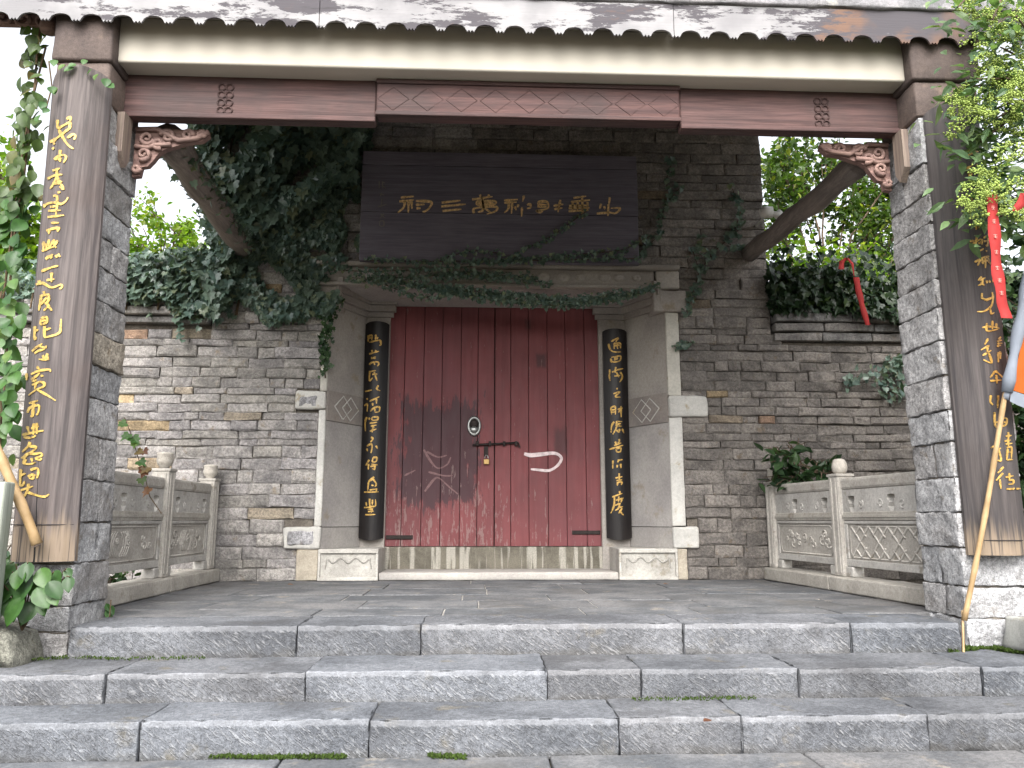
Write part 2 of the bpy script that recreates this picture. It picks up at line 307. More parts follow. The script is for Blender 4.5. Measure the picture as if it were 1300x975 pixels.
# ------------------------------------------------------------------ building helpers
COL = sc.collection
def tag(o, label=None, cat=None, group=None, kind=None):
    if label: o['label'] = label
    if cat: o['category'] = cat
    if group: o['group'] = group
    if kind: o['kind'] = kind
    return o
def thing(name, loc, label, cat, group=None):
    o = bpy.data.objects.new(name, None); COL.objects.link(o); o.location = loc; o.empty_display_size = 0.1
    return tag(o, label, cat, group)
def link(name, me, parent=None, color=None):
    o = bpy.data.objects.new(name, me); COL.objects.link(o)
    if parent is not None: o.parent = parent
    if color: o.color = color
    return o
def worldloc(o):
    v = Vector(o.location)
    while o.parent: o = o.parent; v += Vector(o.location)
    return v
class M:
    def __init__(s): s.v = []; s.f = []; s.mi = []; s.cur = 0
    def add(s, vs, fs):
        b = len(s.v); s.v += [tuple(p) for p in vs]; s.f += [tuple(b + i for i in f) for f in fs]; s.mi += [s.cur] * len(fs)
    def box(s, x0, x1, y0, y1, z0, z1, ch=0.0):
        if ch <= 0:
            vs = [(x, y, z) for x in (x0, x1) for y in (y0, y1) for z in (z0, z1)]
            s.add(vs, [(0, 1, 3, 2), (4, 6, 7, 5), (0, 4, 5, 1), (2, 3, 7, 6), (0, 2, 6, 4), (1, 5, 7, 3)])
        else:
            s.rough(x0, x1, y0, y1, z0, z1, 9e9, ch, 0.0, 0)
    def rough(s, x0, x1, y0, y1, z0, z1, seg=0.08, r=0.012, amp=0.006, seed=0, fr=7.0, chip=0.0):
        """box with rounded, worn edges and an uneven surface"""
        L = (x1 - x0, y1 - y0, z1 - z0); O = (x0, y0, z0); r = min(r, min(L) * 0.4); cs = []
        for l in L:
            n = max(1, min(64, int(round((l - 2 * r) / seg)))) if seg < 1e8 else 1
            cs.append([0.0] + [r + (l - 2 * r) * i / n for i in range(n + 1)] + [l])
        idx = {}; vs = []
        sd = Vector((seed * 3.17 % 91, seed * 7.31 % 83, seed * 1.77 % 71))
        def vid(i, j, k):
            key = (i, j, k)
            if key in idx: return idx[key]
            p = Vector((cs[0][i], cs[1][j], cs[2][k]))
            q = Vector([min(max(p[a], r), L[a] - r) for a in range(3)]); d = p - q
            nrm = d.normalized() if d.length > 1e-9 else Vector((0, 0, 0))
            p = q + nrm * r
            wp = p + Vector(O)
            if amp: wp = wp + nrm * (mnoise.fractal(wp * fr + sd, 1.0, 2.0, 3) * amp)
            if chip and sum(1 for a in nrm if abs(a) > 0.2) >= 2:
                c_ = mnoise.fractal(wp * 11 + sd * 2, 0.8, 2.1, 4)
                wp = wp - nrm * chip * max(0.0, c_ - 0.12) * 2.6
            idx[key] = len(vs); vs.append(wp); return idx[key]
        fs = []
        n0, n1, n2 = len(cs[0]) - 1, len(cs[1]) - 1, len(cs[2]) - 1
        for i in range(n0):
            for j in range(n1):
                fs.append((vid(i, j, 0), vid(i, j + 1, 0), vid(i + 1, j + 1, 0), vid(i + 1, j, 0)))
                fs.append((vid(i, j, n2), vid(i + 1, j, n2), vid(i + 1, j + 1, n2), vid(i, j + 1, n2)))
        for i in range(n0):
            for k in range(n2):
                fs.append((vid(i, 0, k), vid(i + 1, 0, k), vid(i + 1, 0, k + 1), vid(i, 0, k + 1)))
                fs.append((vid(i, n1, k), vid(i, n1, k + 1), vid(i + 1, n1, k + 1), vid(i + 1, n1, k)))
        for j in range(n1):
            for k in range(n2):
                fs.append((vid(0, j, k), vid(0, j, k + 1), vid(0, j + 1, k + 1), vid(0, j + 1, k)))
                fs.append((vid(n0, j, k), vid(n0, j + 1, k), vid(n0, j + 1, k + 1), vid(n0, j, k + 1)))
        s.add(vs, fs)
    def prism(s, poly, fn, t0, t1):
        """poly: 2-D outline (convex or not, capped with an n-gon); fn(u, v, t) -> point"""
        n = len(poly); vs = [fn(u, v, t0) for u, v in poly] + [fn(u, v, t1) for u, v in poly]
        fs = [tuple(range(n)), tuple(range(2 * n - 1, n - 1, -1))] + [(i, i + n, (i + 1) % n + n, (i + 1) % n) for i in range(n)]
        s.add(vs, fs)
    def tube(s, pts, rad, sides=6, cap=True):
        pts = [Vector(p) for p in pts]; n = len(pts)
        if not hasattr(rad, '__len__'): rad = [rad] * n
        vs = []; up = Vector((0.31, 0.2, 0.93))
        for i, p in enumerate(pts):
            t = (pts[min(i + 1, n - 1)] - pts[max(i - 1, 0)]).normalized()
            a = t.cross(up)
            if a.length < 1e-3: a = t.cross(Vector((1, 0, 0)))
            a.normalize(); b = t.cross(a)
            for k in range(sides):
                th = 2 * math.pi * k / sides; vs.append(p + (a * math.cos(th) + b * math.sin(th)) * rad[i])
        fs = [(i * sides + k, i * sides + (k + 1) % sides, (i + 1) * sides + (k + 1) % sides, (i + 1) * sides + k) for i in range(n - 1) for k in range(sides)]
        if cap: fs += [tuple(range(sides - 1, -1, -1)), tuple((n - 1) * sides + k for k in range(sides))]
        s.add(vs, fs)
    def lathe(s, c, prof, sides=16):
        vs = []; n = len(prof)
        for r_, z_ in prof:
            for k in range(sides):
                th = 2 * math.pi * k / sides; vs.append((c[0] + r_ * math.cos(th), c[1] + r_ * math.sin(th), c[2] + z_))
        fs = [(i * sides + k, i * sides + (k + 1) % sides, (i + 1) * sides + (k + 1) % sides, (i + 1) * sides + k) for i in range(n - 1) for k in range(sides)]
        fs += [tuple(range(sides - 1, -1, -1)), tuple((n - 1) * sides + k for k in range(sides))]
        s.add(vs, fs)
    def build(s, name, mat, parent=None, smooth=False, color=None, recalc=True):
        off = worldloc(parent) if parent is not None else Vector((0, 0, 0))
        me = bpy.data.meshes.new(name); me.from_pydata([tuple(Vector(p) - off) for p in s.v], [], s.f)
        for mm in ([mat] if isinstance(mat, str) else mat): me.materials.append(MATS[mm])
        if max(s.mi, default=0) > 0: me.polygons.foreach_set('material_index', s.mi)
        if recalc:
            bm = bmesh.new(); bm.from_mesh(me); bmesh.ops.recalc_face_normals(bm, faces=bm.faces); bm.to_mesh(me); bm.free()
        if smooth: me.polygons.foreach_set('use_smooth', [True] * len(me.polygons))
        me.update(); o = link(name, me, parent, color)
        if name in ('step_block', 'stone_block', 'paving_slab', 'coping_stone', 'quoin_block', 'threshold', 'kerb'):
            md = o.modifiers.new('normals', 'WEIGHTED_NORMAL'); md.weight = 80
        return o

def greytint(a=0.85, b=1.1, warm=0.03):
    k = rng.uniform(a, b); t = rng.uniform(-warm, warm); return (k * (1 + t), k, k * (1 - t), 1)

# ------------------------------------------------------------------ levels of the place (metres)
S1, S2, S3 = -0.143, -0.266, -0.402            # treads below the platform, which is z = 0
YP, Y2, Y3 = 3.915, 3.53, 3.225                # front edges of platform and the two lower steps
YW, YD = 6.75, 7.25                            # face of the gate wall, face of the door
CX = 0.16                                      # axis of the gate

# ------------------------------------------------------------------ ground and pavement
m = M(); m.box(-60, 60, -30, 90, S3 - 0.3, S3 - 0.03); tag(m.build('ground', 'earth'), kind='structure')
pv = thing('pavement', (0, 2, S3 - 0.03), None, None); tag(pv, kind='structure')
y = Y3 - 0.006
for row in range(5):
    x = -4.2 + rng.uniform(-0.4, 0.2); d = rng.uniform(0.42, 0.55)
    while x < 4.4:
        l = rng.uniform(0.6, 1.1); m = M(); m.rough(x, x + l - 0.008, y - d + 0.008, y, S3 - 0.06, S3 + rng.uniform(-0.002, 0.002), 0.1, 0.01, 0.004, rng.random() * 90)
        m.build('paving_slab', 'slab_stone', pv, True, greytint(1.0, 1.2)); x += l
    y -= d

# ------------------------------------------------------------------ steps
def joints(pxs, py, zz): return [PZ(px, py, zz).x for px in pxs]
def step_flight(name, label, yf, depth, ztop, zbot, xs, seed):
    t = thing(name, (0.2, yf + 0.2, zbot), label, 'step', 'stone steps before the gate')
    for i in range(len(xs) - 1):
        m = M(); x0, x1 = xs[i] + 0.002, xs[i + 1] - 0.002
        m.rough(x0, x1, yf + rng.uniform(-0.008, 0.008), yf + depth, zbot, ztop + rng.uniform(-0.003, 0.003), 0.028, 0.005, 0.005, seed + i * 5.3, 9.0, 0.022)
        m.build('step_block', 'step_stone', t, True, greytint(0.8, 1.15, 0.02))
    return t
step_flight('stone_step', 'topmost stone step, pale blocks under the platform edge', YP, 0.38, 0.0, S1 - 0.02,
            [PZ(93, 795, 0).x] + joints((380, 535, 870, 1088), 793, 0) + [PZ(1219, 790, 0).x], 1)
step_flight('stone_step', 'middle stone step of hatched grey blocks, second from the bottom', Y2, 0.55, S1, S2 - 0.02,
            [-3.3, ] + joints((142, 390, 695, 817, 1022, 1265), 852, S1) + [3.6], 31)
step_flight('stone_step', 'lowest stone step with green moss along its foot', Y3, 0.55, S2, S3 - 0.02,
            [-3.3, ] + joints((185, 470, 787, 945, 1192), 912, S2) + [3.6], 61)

# ------------------------------------------------------------------ platform
pf = thing('platform', (0.2, 5.3, -0.2), None, None); tag(pf, kind='structure')
m = M(); m.box(-2.42, 2.95, YP + 0.39, YW + 0.6, S3 - 0.05, -0.007); m.build('platform_bed', 'joint_fill', pf)
y = YP + 0.386; rows = (0.36, 0.42, 0.40, 0.46, 0.44, 0.47)
for ri, d in enumerate(rows):
    x = -2.2 - (0.35 if ri % 2 else 0.0); xe = 2.62
    while x < xe - 0.05:
        l = min(rng.uniform(0.55, 0.98), xe - x)
        if xe - x - l < 0.25: l = xe - x
        m = M(); xa = max(x, -2.2)
        if xa < x + l - 0.1:
            m.rough(xa + 0.003, x + l - 0.004, y + 0.003, y + d - 0.004, -0.07, rng.uniform(-0.003, 0.003), 0.12, 0.007, 0.004, rng.random() * 90, 4)
            m.build('paving_slab', 'slab_stone', pf, True, greytint(0.92, 1.1, 0.015))
        x += l
    y += d

# raised earth on both sides of the platform
for nm, x0, x1 in (('earth_bank', -7, -2.43), ('earth_bank', 2.96, 8)):
    m = M(); m.rough(x0, x1, YP + 0.06, 12, S3 - 0.1, S1 + 0.0, 0.3, 0.08, 0.05, x0, 1.2); tag(m.build(nm, 'earth', None, True), kind='structure')

# ------------------------------------------------------------------ walls of rough stone brick
def brick_mesh(seed):
    r_ = random.Random(seed); vs = []; f = []; nx, nz = 5, 4
    j = lambda a: r_.uniform(-a, a)
    for k in range(nz):
        for i in range(nx):
            ex = i in (0, nx - 1); ez = k in (0, nz - 1)
            u = -.5 + i / (nx - 1); v = -.5 + [0, .17, .83, 1][k]
            if 0 < i < nx - 1: u = (-.5, -.44, j(.2), .44, .5)[i] + j(.015)
            vs.append((u + (j(.014) if ex else 0), (-.445 + j(.035)) if (ex or ez) else (-.50 + j(.05)), v + (j(.06) if ez else j(.03))))
    for k in range(nz - 1):
        for i in range(nx - 1):
            a = k * nx + i; f.append((a, a + 1, a + nx + 1, a + nx))
    loop = [i for i in range(nx)] + [k * nx + nx - 1 for k in range(1, nz)] + [(nz - 1) * nx + i for i in range(nx - 2, -1, -1)] + [k * nx for k in range(nz - 2, 0, -1)]
    b0 = len(vs); vs += [(vs[q][0] * .97, .5, vs[q][2] * .97) for q in loop]; n = len(loop)
    f += [(loop[q], b0 + q, b0 + (q + 1) % n, loop[(q + 1) % n]) for q in range(n)]
    me = bpy.data.meshes.new('brick'); me.from_pydata(vs, [], f); me.materials.append(MATS['brick'])
    bm = bmesh.new(); bm.from_mesh(me); bmesh.ops.recalc_face_normals(bm, faces=bm.faces); bm.to_mesh(me); bm.free()
    return me
BR = [brick_mesh(i) for i in range(14)]
OCHRE = [(1.2, 0.96, 0.62, 1), (1.15, 0.96, 0.7, 1), (1.2, 0.84, 0.62, 1)]
gate_wall = thing('gate_wall', (CX, YW + 0.3, 0), 'tall gate wall of rough stone bricks around the red door', 'wall')
lwall = thing('side_wall', (-3.5, YW + 0.3, 0), 'low grey stone brick wall left of the gate, ivy along its top', 'wall')
rwall = thing('side_wall', (4.0, YW + 0.3, 0), 'low brown stone brick wall right of the gate, stepped coping', 'wall')
GL, GR, GTOP, LTOP, RTOP = -2.36, 2.66, 4.7, 2.2, 2.1
DXL, DXR, DZ = PY(402, 600, YW).x, PY(868, 600, YW).x, 2.78      # outer edges of the door surround
qz = lambda py: PY(400, py, YW).z
HOLES = [(DXL, DXR, -1, DZ),
         (PY(376, 510, YW).x, DXL + .1, qz(520), qz(497)), (PY(360, 680, YW).x, DXL + .1, qz(697), qz(668)), (PY(376, 720, YW).x, DXL + .1, -1, qz(702)),
         (DXR - .1, PY(897, 515, YW).x, qz(527), qz(500)), (DXR - .1, PY(887, 683, YW).x, qz(697), qz(670)), (DXR - .1, PY(873, 720, YW).x, -1, qz(700)),
         (PY(405, 350, YW).x, PY(860, 350, YW).x, 2.55, 2.80)]
def spans(x0, x1, za, zb):
    out = [(x0, x1)]
    for hx0, hx1, hz0, hz1 in HOLES:
        if zb - 0.03 > hz0 and za + 0.03 < hz1:
            nxt = []
            for a, b in out:
                if hx1 <= a or hx0 >= b: nxt.append((a, b)); continue
                if hx0 - a > 0.06: nxt.append((a, hx0))
                if b - hx1 > 0.06: nxt.append((hx1, b))
            out = nxt
    return out
cnt = {}
def lay(x, l, za, zb, yb=0.0):
    cx = x + l / 2
    if z > 2.95 and zb < 3.68 and -0.8 < x and x + l < 1.2: return           # wholly behind the plaque
    own = gate_wall if (GL < cx < GR) else (lwall if cx < 0 else rwall)
    if zb < 2.2 and cx < -1.3: own = lwall
    if zb < 1.9 and cx > 1.7: own = rwall
    cnt[own.name] = cnt.get(own.name, 0) + 1
    if own is lwall and zb > LTOP + 0.02 or own is rwall and zb > RTOP + 0.02: return
    o = link('brick', rng.choice(BR), own)
    p = worldloc(own); d = 0.14
    wob = 0.016 * mnoise.noise(Vector((cx * 1.1, za * 1.3, 3.0)))
    o.location = Vector((cx, YW + d / 2 + rng.uniform(-0.014, 0.010) + yb, (za + zb) / 2 + wob)) - p
    o.scale = ((l - 0.004) * rng.choice((-1, 1)), d, (zb - za) - 0.002)
    o.rotation_euler = (0, rng.uniform(-0.012, 0.012), 0)
    left = cx < 0
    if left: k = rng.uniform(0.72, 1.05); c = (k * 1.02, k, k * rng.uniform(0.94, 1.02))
    else: k = rng.uniform(0.42, 0.68); c = (k * 1.04, k * 0.98, k * 0.92)  # browner bricks on the right, also darkened: local shade put into the tint
    if zb > 2.3: c = tuple(q * 1.15 for q in c)  # upper courses lightened: veiling haze put into the brick colour
    u = rng.random()
    if u < 0.03: c = tuple(a * k for a in rng.choice(OCHRE)[:3])
    elif u < 0.06: c = (c[0] * 1.08, c[1] * 0.98, c[2] * 0.82)
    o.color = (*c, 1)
z = 0.0
while z < 4.22:
    h = rng.choice((0.075, 0.095, 0.105, 0.12, 0.125)) if z < 1.1 else (rng.choice((0.06, 0.07, 0.08, 0.09, 0.1)) if z < 2.2 else rng.choice((0.085, 0.1, 0.11)))
    lo, hi = (-5.0, 5.0) if z + h <= 2.22 else (GL, GR)
    for a, b in spans(lo, hi, z, z + h):
        x = a
        if hi - lo > 9 and a == lo: x = a - rng.uniform(0, 0.3)
        while x < b - 0.01:
            l = rng.choice((rng.uniform(0.12, 0.24), rng.uniform(0.24, 0.36), rng.uniform(0.3, 0.48)))
            if z > 2.3: l = rng.uniform(0.3, 0.62)
            if abs(x - CX) > 3.4: l = rng.uniform(0.45, 0.7)
            if b - x - l < 0.12: l = b - x
            lay(x, l, z, z + h)
            x += l
    z += h
# cores
def core(own, x0, x1, z0, z1, y0=YW + 0.03, y1=YW + 0.55):
    m = M(); m.box(x0, x1, y0, y1, z0, z1); m.build('wall_core', 'mortar', own)
core(lwall, -5.2, GL, -0.2, LTOP); core(rwall, GR, 5.2, -0.2, RTOP)
core(gate_wall, GL, DXL - 0.02, -0.2, 2.74); core(gate_wall, DXR + 0.02, GR, -0.2, 2.74); core(gate_wall, GL, GR, 2.765, GTOP)
# copings: corbelled courses
def coping(own, x0, x1, z0, layers):
    z = z0
    for h, pr in layers:
        x = x0
        while x < x1 - 0.02:
            l = rng.uniform(0.4, 0.75)
            if x1 - x - l < 0.2: l = x1 - x
            m = M(); m.rough(x + 0.004, x + l - 0.004, YW - pr + rng.uniform(-.01, .01), YW + 0.6, z + 0.004, z + h - 0.004, 0.14, 0.012, 0.012, rng.random() * 99, 5)
            k = 0.85 if own is lwall else 0.62  # right coping tinted darker, with the same painted shade as its bricks
            m.build('coping_stone', 'brick', own, True, greytint(k * .9, k * 1.1)); x += l
        z += h
coping(lwall, -5.2, GL - 0.01, LTOP, ((0.07, 0.05), (0.08, 0.10), (0.06, 0.06)))
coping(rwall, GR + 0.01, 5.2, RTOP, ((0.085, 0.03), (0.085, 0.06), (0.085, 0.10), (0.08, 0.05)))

# ------------------------------------------------------------------ stone door surround
ds = thing('door_surround', (CX, YW + 0.2, 0), 'splayed grey stone door surround with carved lintel and diamond bands', 'doorway')
ZT = 2.52                                        # top of the door opening
SXL, SXR = PY(459, 600, YD - .05).x, PY(798, 600, YD - .05).x    # inner ends of the splays
JXL, JXR = PY(411, 600, YW).x, PY(851, 600, YW).x              # inner edges of the pale jamb strips
DOL, DOR = PY(491, 600, YD).x, PY(762, 600, YD).x              # door opening
ZPL = 0.262                                     # top of the plinths
zq = lambda py: PY(440, py, YW + 0.2).z
# pale jamb strips with quoin blocks
for side, xo, xi in ((-1, DXL, JXL), (1, DXR, JXR)):
    a, b = min(xo, xi), max(xo, xi)
    zb0, zb1 = (qz(520), qz(497)) if side < 0 else (qz(527), qz(500))
    zt = PY(400, 398 if side < 0 else 392, YW).z
    m = M(); m.rough(a, b, YW - 0.02, YW + 0.16, qz(668), zb0 - 0.003, 0.1, 0.008, 0.004, 3 + side); m.build('jamb', 'pale_stone', ds, True)
    m = M(); m.rough(a, b, YW - 0.02, YW + 0.16, zb1 + 0.003, zt, 0.1, 0.008, 0.004, 8 + side); m.build('jamb', 'pale_stone', ds, True, (1.0, 0.98, 0.93, 1))
    qx = PY(376 if side < 0 else 897, 510, YW).x
    m = M(); m.rough(min(qx, xi), max(qx, xi), YW - 0.035, YW + 0.16, zb0, zb1, 0.05, 0.02, 0.012, 5 + side, 9); m.build('quoin_block', 'pale_stone', ds, True, (0.92, 0.92, 0.92, 1))
    qx = PY(360 if side < 0 else 887, 683, YW).x
    m = M(); m.rough(min(qx, xi), max(qx, xi), YW - 0.032, YW + 0.16, qz(697), qz(669), 0.05, 0.018, 0.010, 6 + side, 9); m.build('quoin_block', 'pale_stone', ds, True, (0.9, 0.9, 0.9, 1))
    if side < 0:  # dark rough field inside the left lower quoin and mid quoin
        for (ax, ay, bx, by) in ((364, 674, 398, 692), (379, 503, 402, 516)):
            p0 = PY(ax, by, YW - 0.04); p1 = PY(bx, ay, YW - 0.04)
            m = M(); m.rough(p0.x, p1.x, YW - 0.041, YW - 0.02, p0.z, p1.z, 0.025, 0.012, 0.012, 9, 14); m.build('quoin_field', 'pillar_stone', ds, True, (0.8, 0.8, 0.82, 1))
    # splayed reveal: panel, diamond band, panel, foot slab
    sx = SXL if side < 0 else SXR
    A = Vector((xi, YW + 0.0, 0)); B = Vector((sx, YD - 0.05, 0)); U = (B - A); Ln = U.length; U.normalize(); Nn = Vector((U.y, -U.x, 0)) * (1 if side < 0 else -1)
    if Nn.y > 0: Nn = -Nn
    def slab(u0, u1, z0, z1, out, name, mat, color=None, rough=0.0):
        m = M(); vs = []
        for t in (-0.12, out):
            for (uu, zz) in ((u0, z0), (u1, z0), (u1, z1), (u0, z1)):
                vs.append(A + U * uu + Nn * t + Vector((0, 0, zz)))
        m.add(vs, [(0, 1, 2, 3), (7, 6, 5, 4), (0, 4, 5, 1), (1, 5, 6, 2), (2, 6, 7, 3), (3, 7, 4, 0)])
        return m.build(name, mat, ds, False, color)
    zz0 = zq(669); b0, b1 = zq(537), zq(500)
    slab(0.003, Ln, ZPL + 0.002, zz0 - 0.003, 0.0, 'reveal_panel', 'grey_stone', (0.92, 0.92, 0.92, 1))
    slab(0.003, Ln, zz0 + 0.003, b0 - 0.002, 0.0, 'reveal_panel', 'grey_stone', (0.95, 0.95, 0.96, 1))
    band = slab(0.003, Ln, b0, b1, 0.012, 'diamond_band', 'grey_stone', (0.72, 0.68, 0.66, 1))
    slab(0.003, Ln, b1 + 0.002, ZT + 0.05, 0.0, 'reveal_panel', 'grey_stone', (0.98, 0.96, 0.93, 1))
    m = M(); zc = (b0 + b1) / 2; hh = (b1 - b0) * 0.40
    for cu in (Ln * 0.40, Ln * 0.60):
        q = [(cu - Ln * .22, zc), (cu, zc + hh), (cu + Ln * .22, zc), (cu, zc - hh), (cu - Ln * .22, zc)]
        m.tube([A + U * u_ + Nn * 0.014 + Vector((0, 0, z_)) for u_, z_ in q], 0.006, 5)
    m.build('diamond_relief', 'pale_stone', band)
    # inner jamb facing the front, behind the couplet
    xa, xb = (SXL, DOL) if side < 0 else (DOR, SXR)
    m = M(); m.box(xa, xb, YD - 0.05, YD + 0.25, 0.0, ZT + 0.08, 0.006); m.build('inner_jamb', 'grey_stone', ds, False, (0.95, 0.93, 0.9, 1))
    # stepped cornice that follows the splay and turns over the couplet
    for i, (h0, h1, out) in enumerate(((0.0, 0.05, 0.03), (0.05, 0.11, 0.07), (0.11, 0.16, 0.10), (0.16, 0.235, 0.14))):
        zb = ZT - 0.12
        slab(-0.02, Ln + 0.02, zb + h0 + 0.001, zb + h1, out, 'cornice_band', 'grey_stone', (0.88, 0.85, 0.82, 1))
        m = M(); e = 0.03 + out * 0.9
        xa2, xb2 = (SXL - 0.0, DOL + e * 0.6) if side < 0 else (DOR - e * 0.6, SXR + 0.0)
        m.box(xa2, xb2, YD - 0.05 - out, YD - 0.052, zb + h0 + 0.002, zb + h1 - 0.001, 0.004); m.build('corbel_band', 'grey_stone', ds, False, (0.82, 0.79, 0.77, 1))
    # plinth with recessed carved panel
    xa, xb = (PY(403, 720, YW - .03).x, PY(480, 720, YW - .03).x) if side < 0 else (PY(786, 720, YW - .03).x, PY(861, 720, YW - .03).x)
    pl = thing('plinth', (0, 0, 0), None, None); pl.parent = ds; pl.location = Vector(((xa + xb) / 2, YW, 0)) - Vector(ds.location)
    for k in ('label', 'category'): pass
    m = M(); fx = 0.022
    m.box(xa, xb, YW - 0.012, YD - 0.05, 0.0, ZPL, 0.004)
    m.build('plinth_body', 'carved_stone', pl, False, (1.02, 1.02, 1.0, 1))
    m = M()
    for (x0, x1, z0, z1) in ((xa, xb, ZPL - 0.035, ZPL - 0.001), (xa, xb, 0.001, 0.03), (xa, xa + fx, 0.03, ZPL - 0.035), (xb - fx, xb, 0.03, ZPL - 0.035)):
        m.box(x0 + .001, x1 - .001, YW - 0.034, YW - 0.0125, z0, z1, 0.004)
    m.build('plinth_frame', 'carved_stone', pl, False, (1.15, 1.15, 1.13, 1))
    wv = [(xa + 0.06 + (xb - xa - 0.12) * t, 0.165 + 0.02 * math.cos(t * 6 * math.pi) - (0.09 if t in (0, 1) else 0)) for t in [i / 30 for i in range(31)]]
    m = M(); m.tube([(x_, YW - 0.014, z_) for x_, z_ in wv], 0.007, 5); m.build('plinth_carving', 'carved_stone', pl, False, (0.8, 0.8, 0.78, 1))
    xe = PY(376, 720, YW).x if side < 0 else PY(873, 720, YW).x
    m = M(); m.rough(min(xe, xa if side < 0 else xb), max(xe, xa if side < 0 else xb) - 0.002, YW - 0.018, YW + 0.14, 0, qz(697.5), 0.05, 0.01, 0.006, 4); m.build('plinth_end_block', 'carved_stone', ds, True, (0.95, 0.88, 0.76, 1))
# lintel
l0, l1 = PY(405, 350, YW - .06).x, PY(830, 350, YW - .06).x
r0, r1 = PY(832, 350, YW - .06).x, PY(862, 350, YW - .06).x
zl = lambda py: PY(600, py, YW - .08).z
m = M(); m.rough(l0, l1, YW - 0.06, YW + 0.3, zl(359), zl(340), 0.09, 0.01, 0.006, 2); m.build('lintel', 'grey_stone', ds, True, (1.02, 0.99, 0.95, 1))
m = M(); m.rough(l0, l1, YW - 0.09, YW + 0.3, zl(363.5), zl(359.5), 0.09, 0.006, 0.003, 2); m.build('lintel_fillet', 'grey_stone', ds, True, (1.0, 0.97, 0.93, 1))
m = M(); m.rough(l0 - 0.02, r1, YW - 0.11, YW + 0.3, zl(339.5), zl(334), 0.09, 0.01, 0.008, 2); m.build('lintel_cap', 'grey_stone', ds, True, (0.88, 0.85, 0.8, 1))
m = M(); m.rough(r0, r1, YW - 0.075, YW + 0.3, zl(362), zl(340), 0.06, 0.012, 0.006, 3); m.build('lintel_end_block', 'pale_stone', ds, True, (0.82, 0.78, 0.76, 1))
m = M(); m.rough(r0 - .02, r1 + .06, YW - 0.05, YW + 0.2, zl(391), zl(364), 0.06, 0.012, 0.006, 3); m.build('lintel_shoulder', 'grey_stone', ds, True, (0.95, 0.92, 0.9, 1))
m = M(); m.rough(l0 - .02, l0 + .2, YW - 0.05, YW + 0.2, zl(391), zl(364), 0.06, 0.012, 0.006, 3); m.build('lintel_shoulder', 'grey_stone', ds, True, (0.95, 0.92, 0.88, 1))
m = M()
x = l0 + 0.45
while x < l1 - 0.15:                         # raised medallions along the lintel
    rr = rng.uniform(0.035, 0.06)
    z_ = (zl(359) + zl(340)) / 2
    prof = [(rr, 0), (rr * 0.8, -0.014), (rr * 0.35, -0.018), (0.002, -0.012)]
    n = 10; vs = []; fs = []
    for q, (a_, b_) in enumerate(prof):
        for k in range(n): vs.append((x + a_ * 1.25 * math.cos(k * 2 * math.pi / n), YW - 0.058 + b_, z_ + a_ * 0.9 * math.sin(k * 2 * math.pi / n)))
    for q in range(3):
        for k in range(n): fs.append((q * n + k, q * n + (k + 1) % n, (q + 1) * n + (k + 1) % n, (q + 1) * n + k))
    m.add(vs, fs); x += rng.uniform(0.13, 0.22)
m.build('lintel_carving', 'grey_stone', ds, True, (1.15, 1.12, 1.08, 1))
m = M(); m.box(-0.98, 1.3, YW + 0.3, YD + 0.3, ZT + 0.03, ZT + 0.11); m.build('soffit_slab', 'grey_stone', ds, False, (0.95, 0.92, 0.9, 1))
vs = [Vector((l0 + .25, YW - 0.02, zl(364))), Vector((r0 - .1, YW - 0.02, zl(364))), Vector((DOR + .25, YD - .02, ZT + 0.004)), Vector((DOL - .25, YD - .02, ZT + 0.004))]
m = M(); m.add(vs + [v + Vector((0, 0, 0.08)) for v in vs], [(0, 1, 2, 3), (7, 6, 5, 4), (0, 4, 5, 1), (1, 5, 6, 2), (2, 6, 7, 3), (3, 7, 4, 0)]); m.build('sloping_soffit', 'grey_stone', ds, False, (0.95, 0.92, 0.92, 1))
# threshold and its step
m = M(); m.rough(DOL - 0.03, DOR + 0.03, YD - 0.04, YD + 0.3, 0.06, ZPL, 0.09, 0.01, 0.004, 3); m.build('threshold', 'threshold_streaked', ds, True)
m = M(); m.rough(PY(481, 730, YW).x, PY(785, 730, YW).x, YW - 0.02, YD + 0.1, 0.0, 0.066, 0.09, 0.012, 0.004, 3); m.build('threshold_step', 'grey_stone', ds, True, (1.1, 1.1, 1.08, 1))
m = M(); m.box(-2.3, 2.6, YD + 0.12, YD + 0.3, 0.2, 2.75); m.build('rear_core', 'mortar', ds)

# ------------------------------------------------------------------ red door
seams = [493, 513, 537.5, 561, 585, 606.5, 628, 648.5, 671, 695, 718, 742.5, 761]
sx_ = [PY(s_, 500, YD).x for s_ in seams]
dl = thing('door_leaf', ((sx_[0] + sx_[6]) / 2, YD + 0.03, ZPL), 'left red plank door leaf with dark patch and padlock', 'door')
dr = thing('door_leaf', ((sx_[6] + sx_[12]) / 2, YD + 0.03, ZPL), 'right red plank door leaf with white spray mark', 'door')
for i in range(12):
    own = dl if i < 6 else dr
    x0, x1 = sx_[i], sx_[i + 1]; g = 0.0022 if i not in (5, 6) else 0.003
    if i == 0: x0 -= 0.02
    if i == 11: x1 += 0.02
    m = M(); m.box(x0 + (g if i != 6 else 0.005), x1 - (g if i != 5 else 0.005), YD + rng.uniform(-0.0025, 0.0025), YD + 0.05, ZPL + 0.004, ZT + 0.03, 0.0035)
    m.build('plank', 'door_paint', own, False)
m = M(); m.box(sx_[0] - .02, sx_[12] + .02, YD + 0.055, YD + 0.07, ZPL + 0.004, ZT + 0.03); m.build('door_backing', 'iron', dl)
def at_door(px, py, y=YD): return PY(px, py, y)
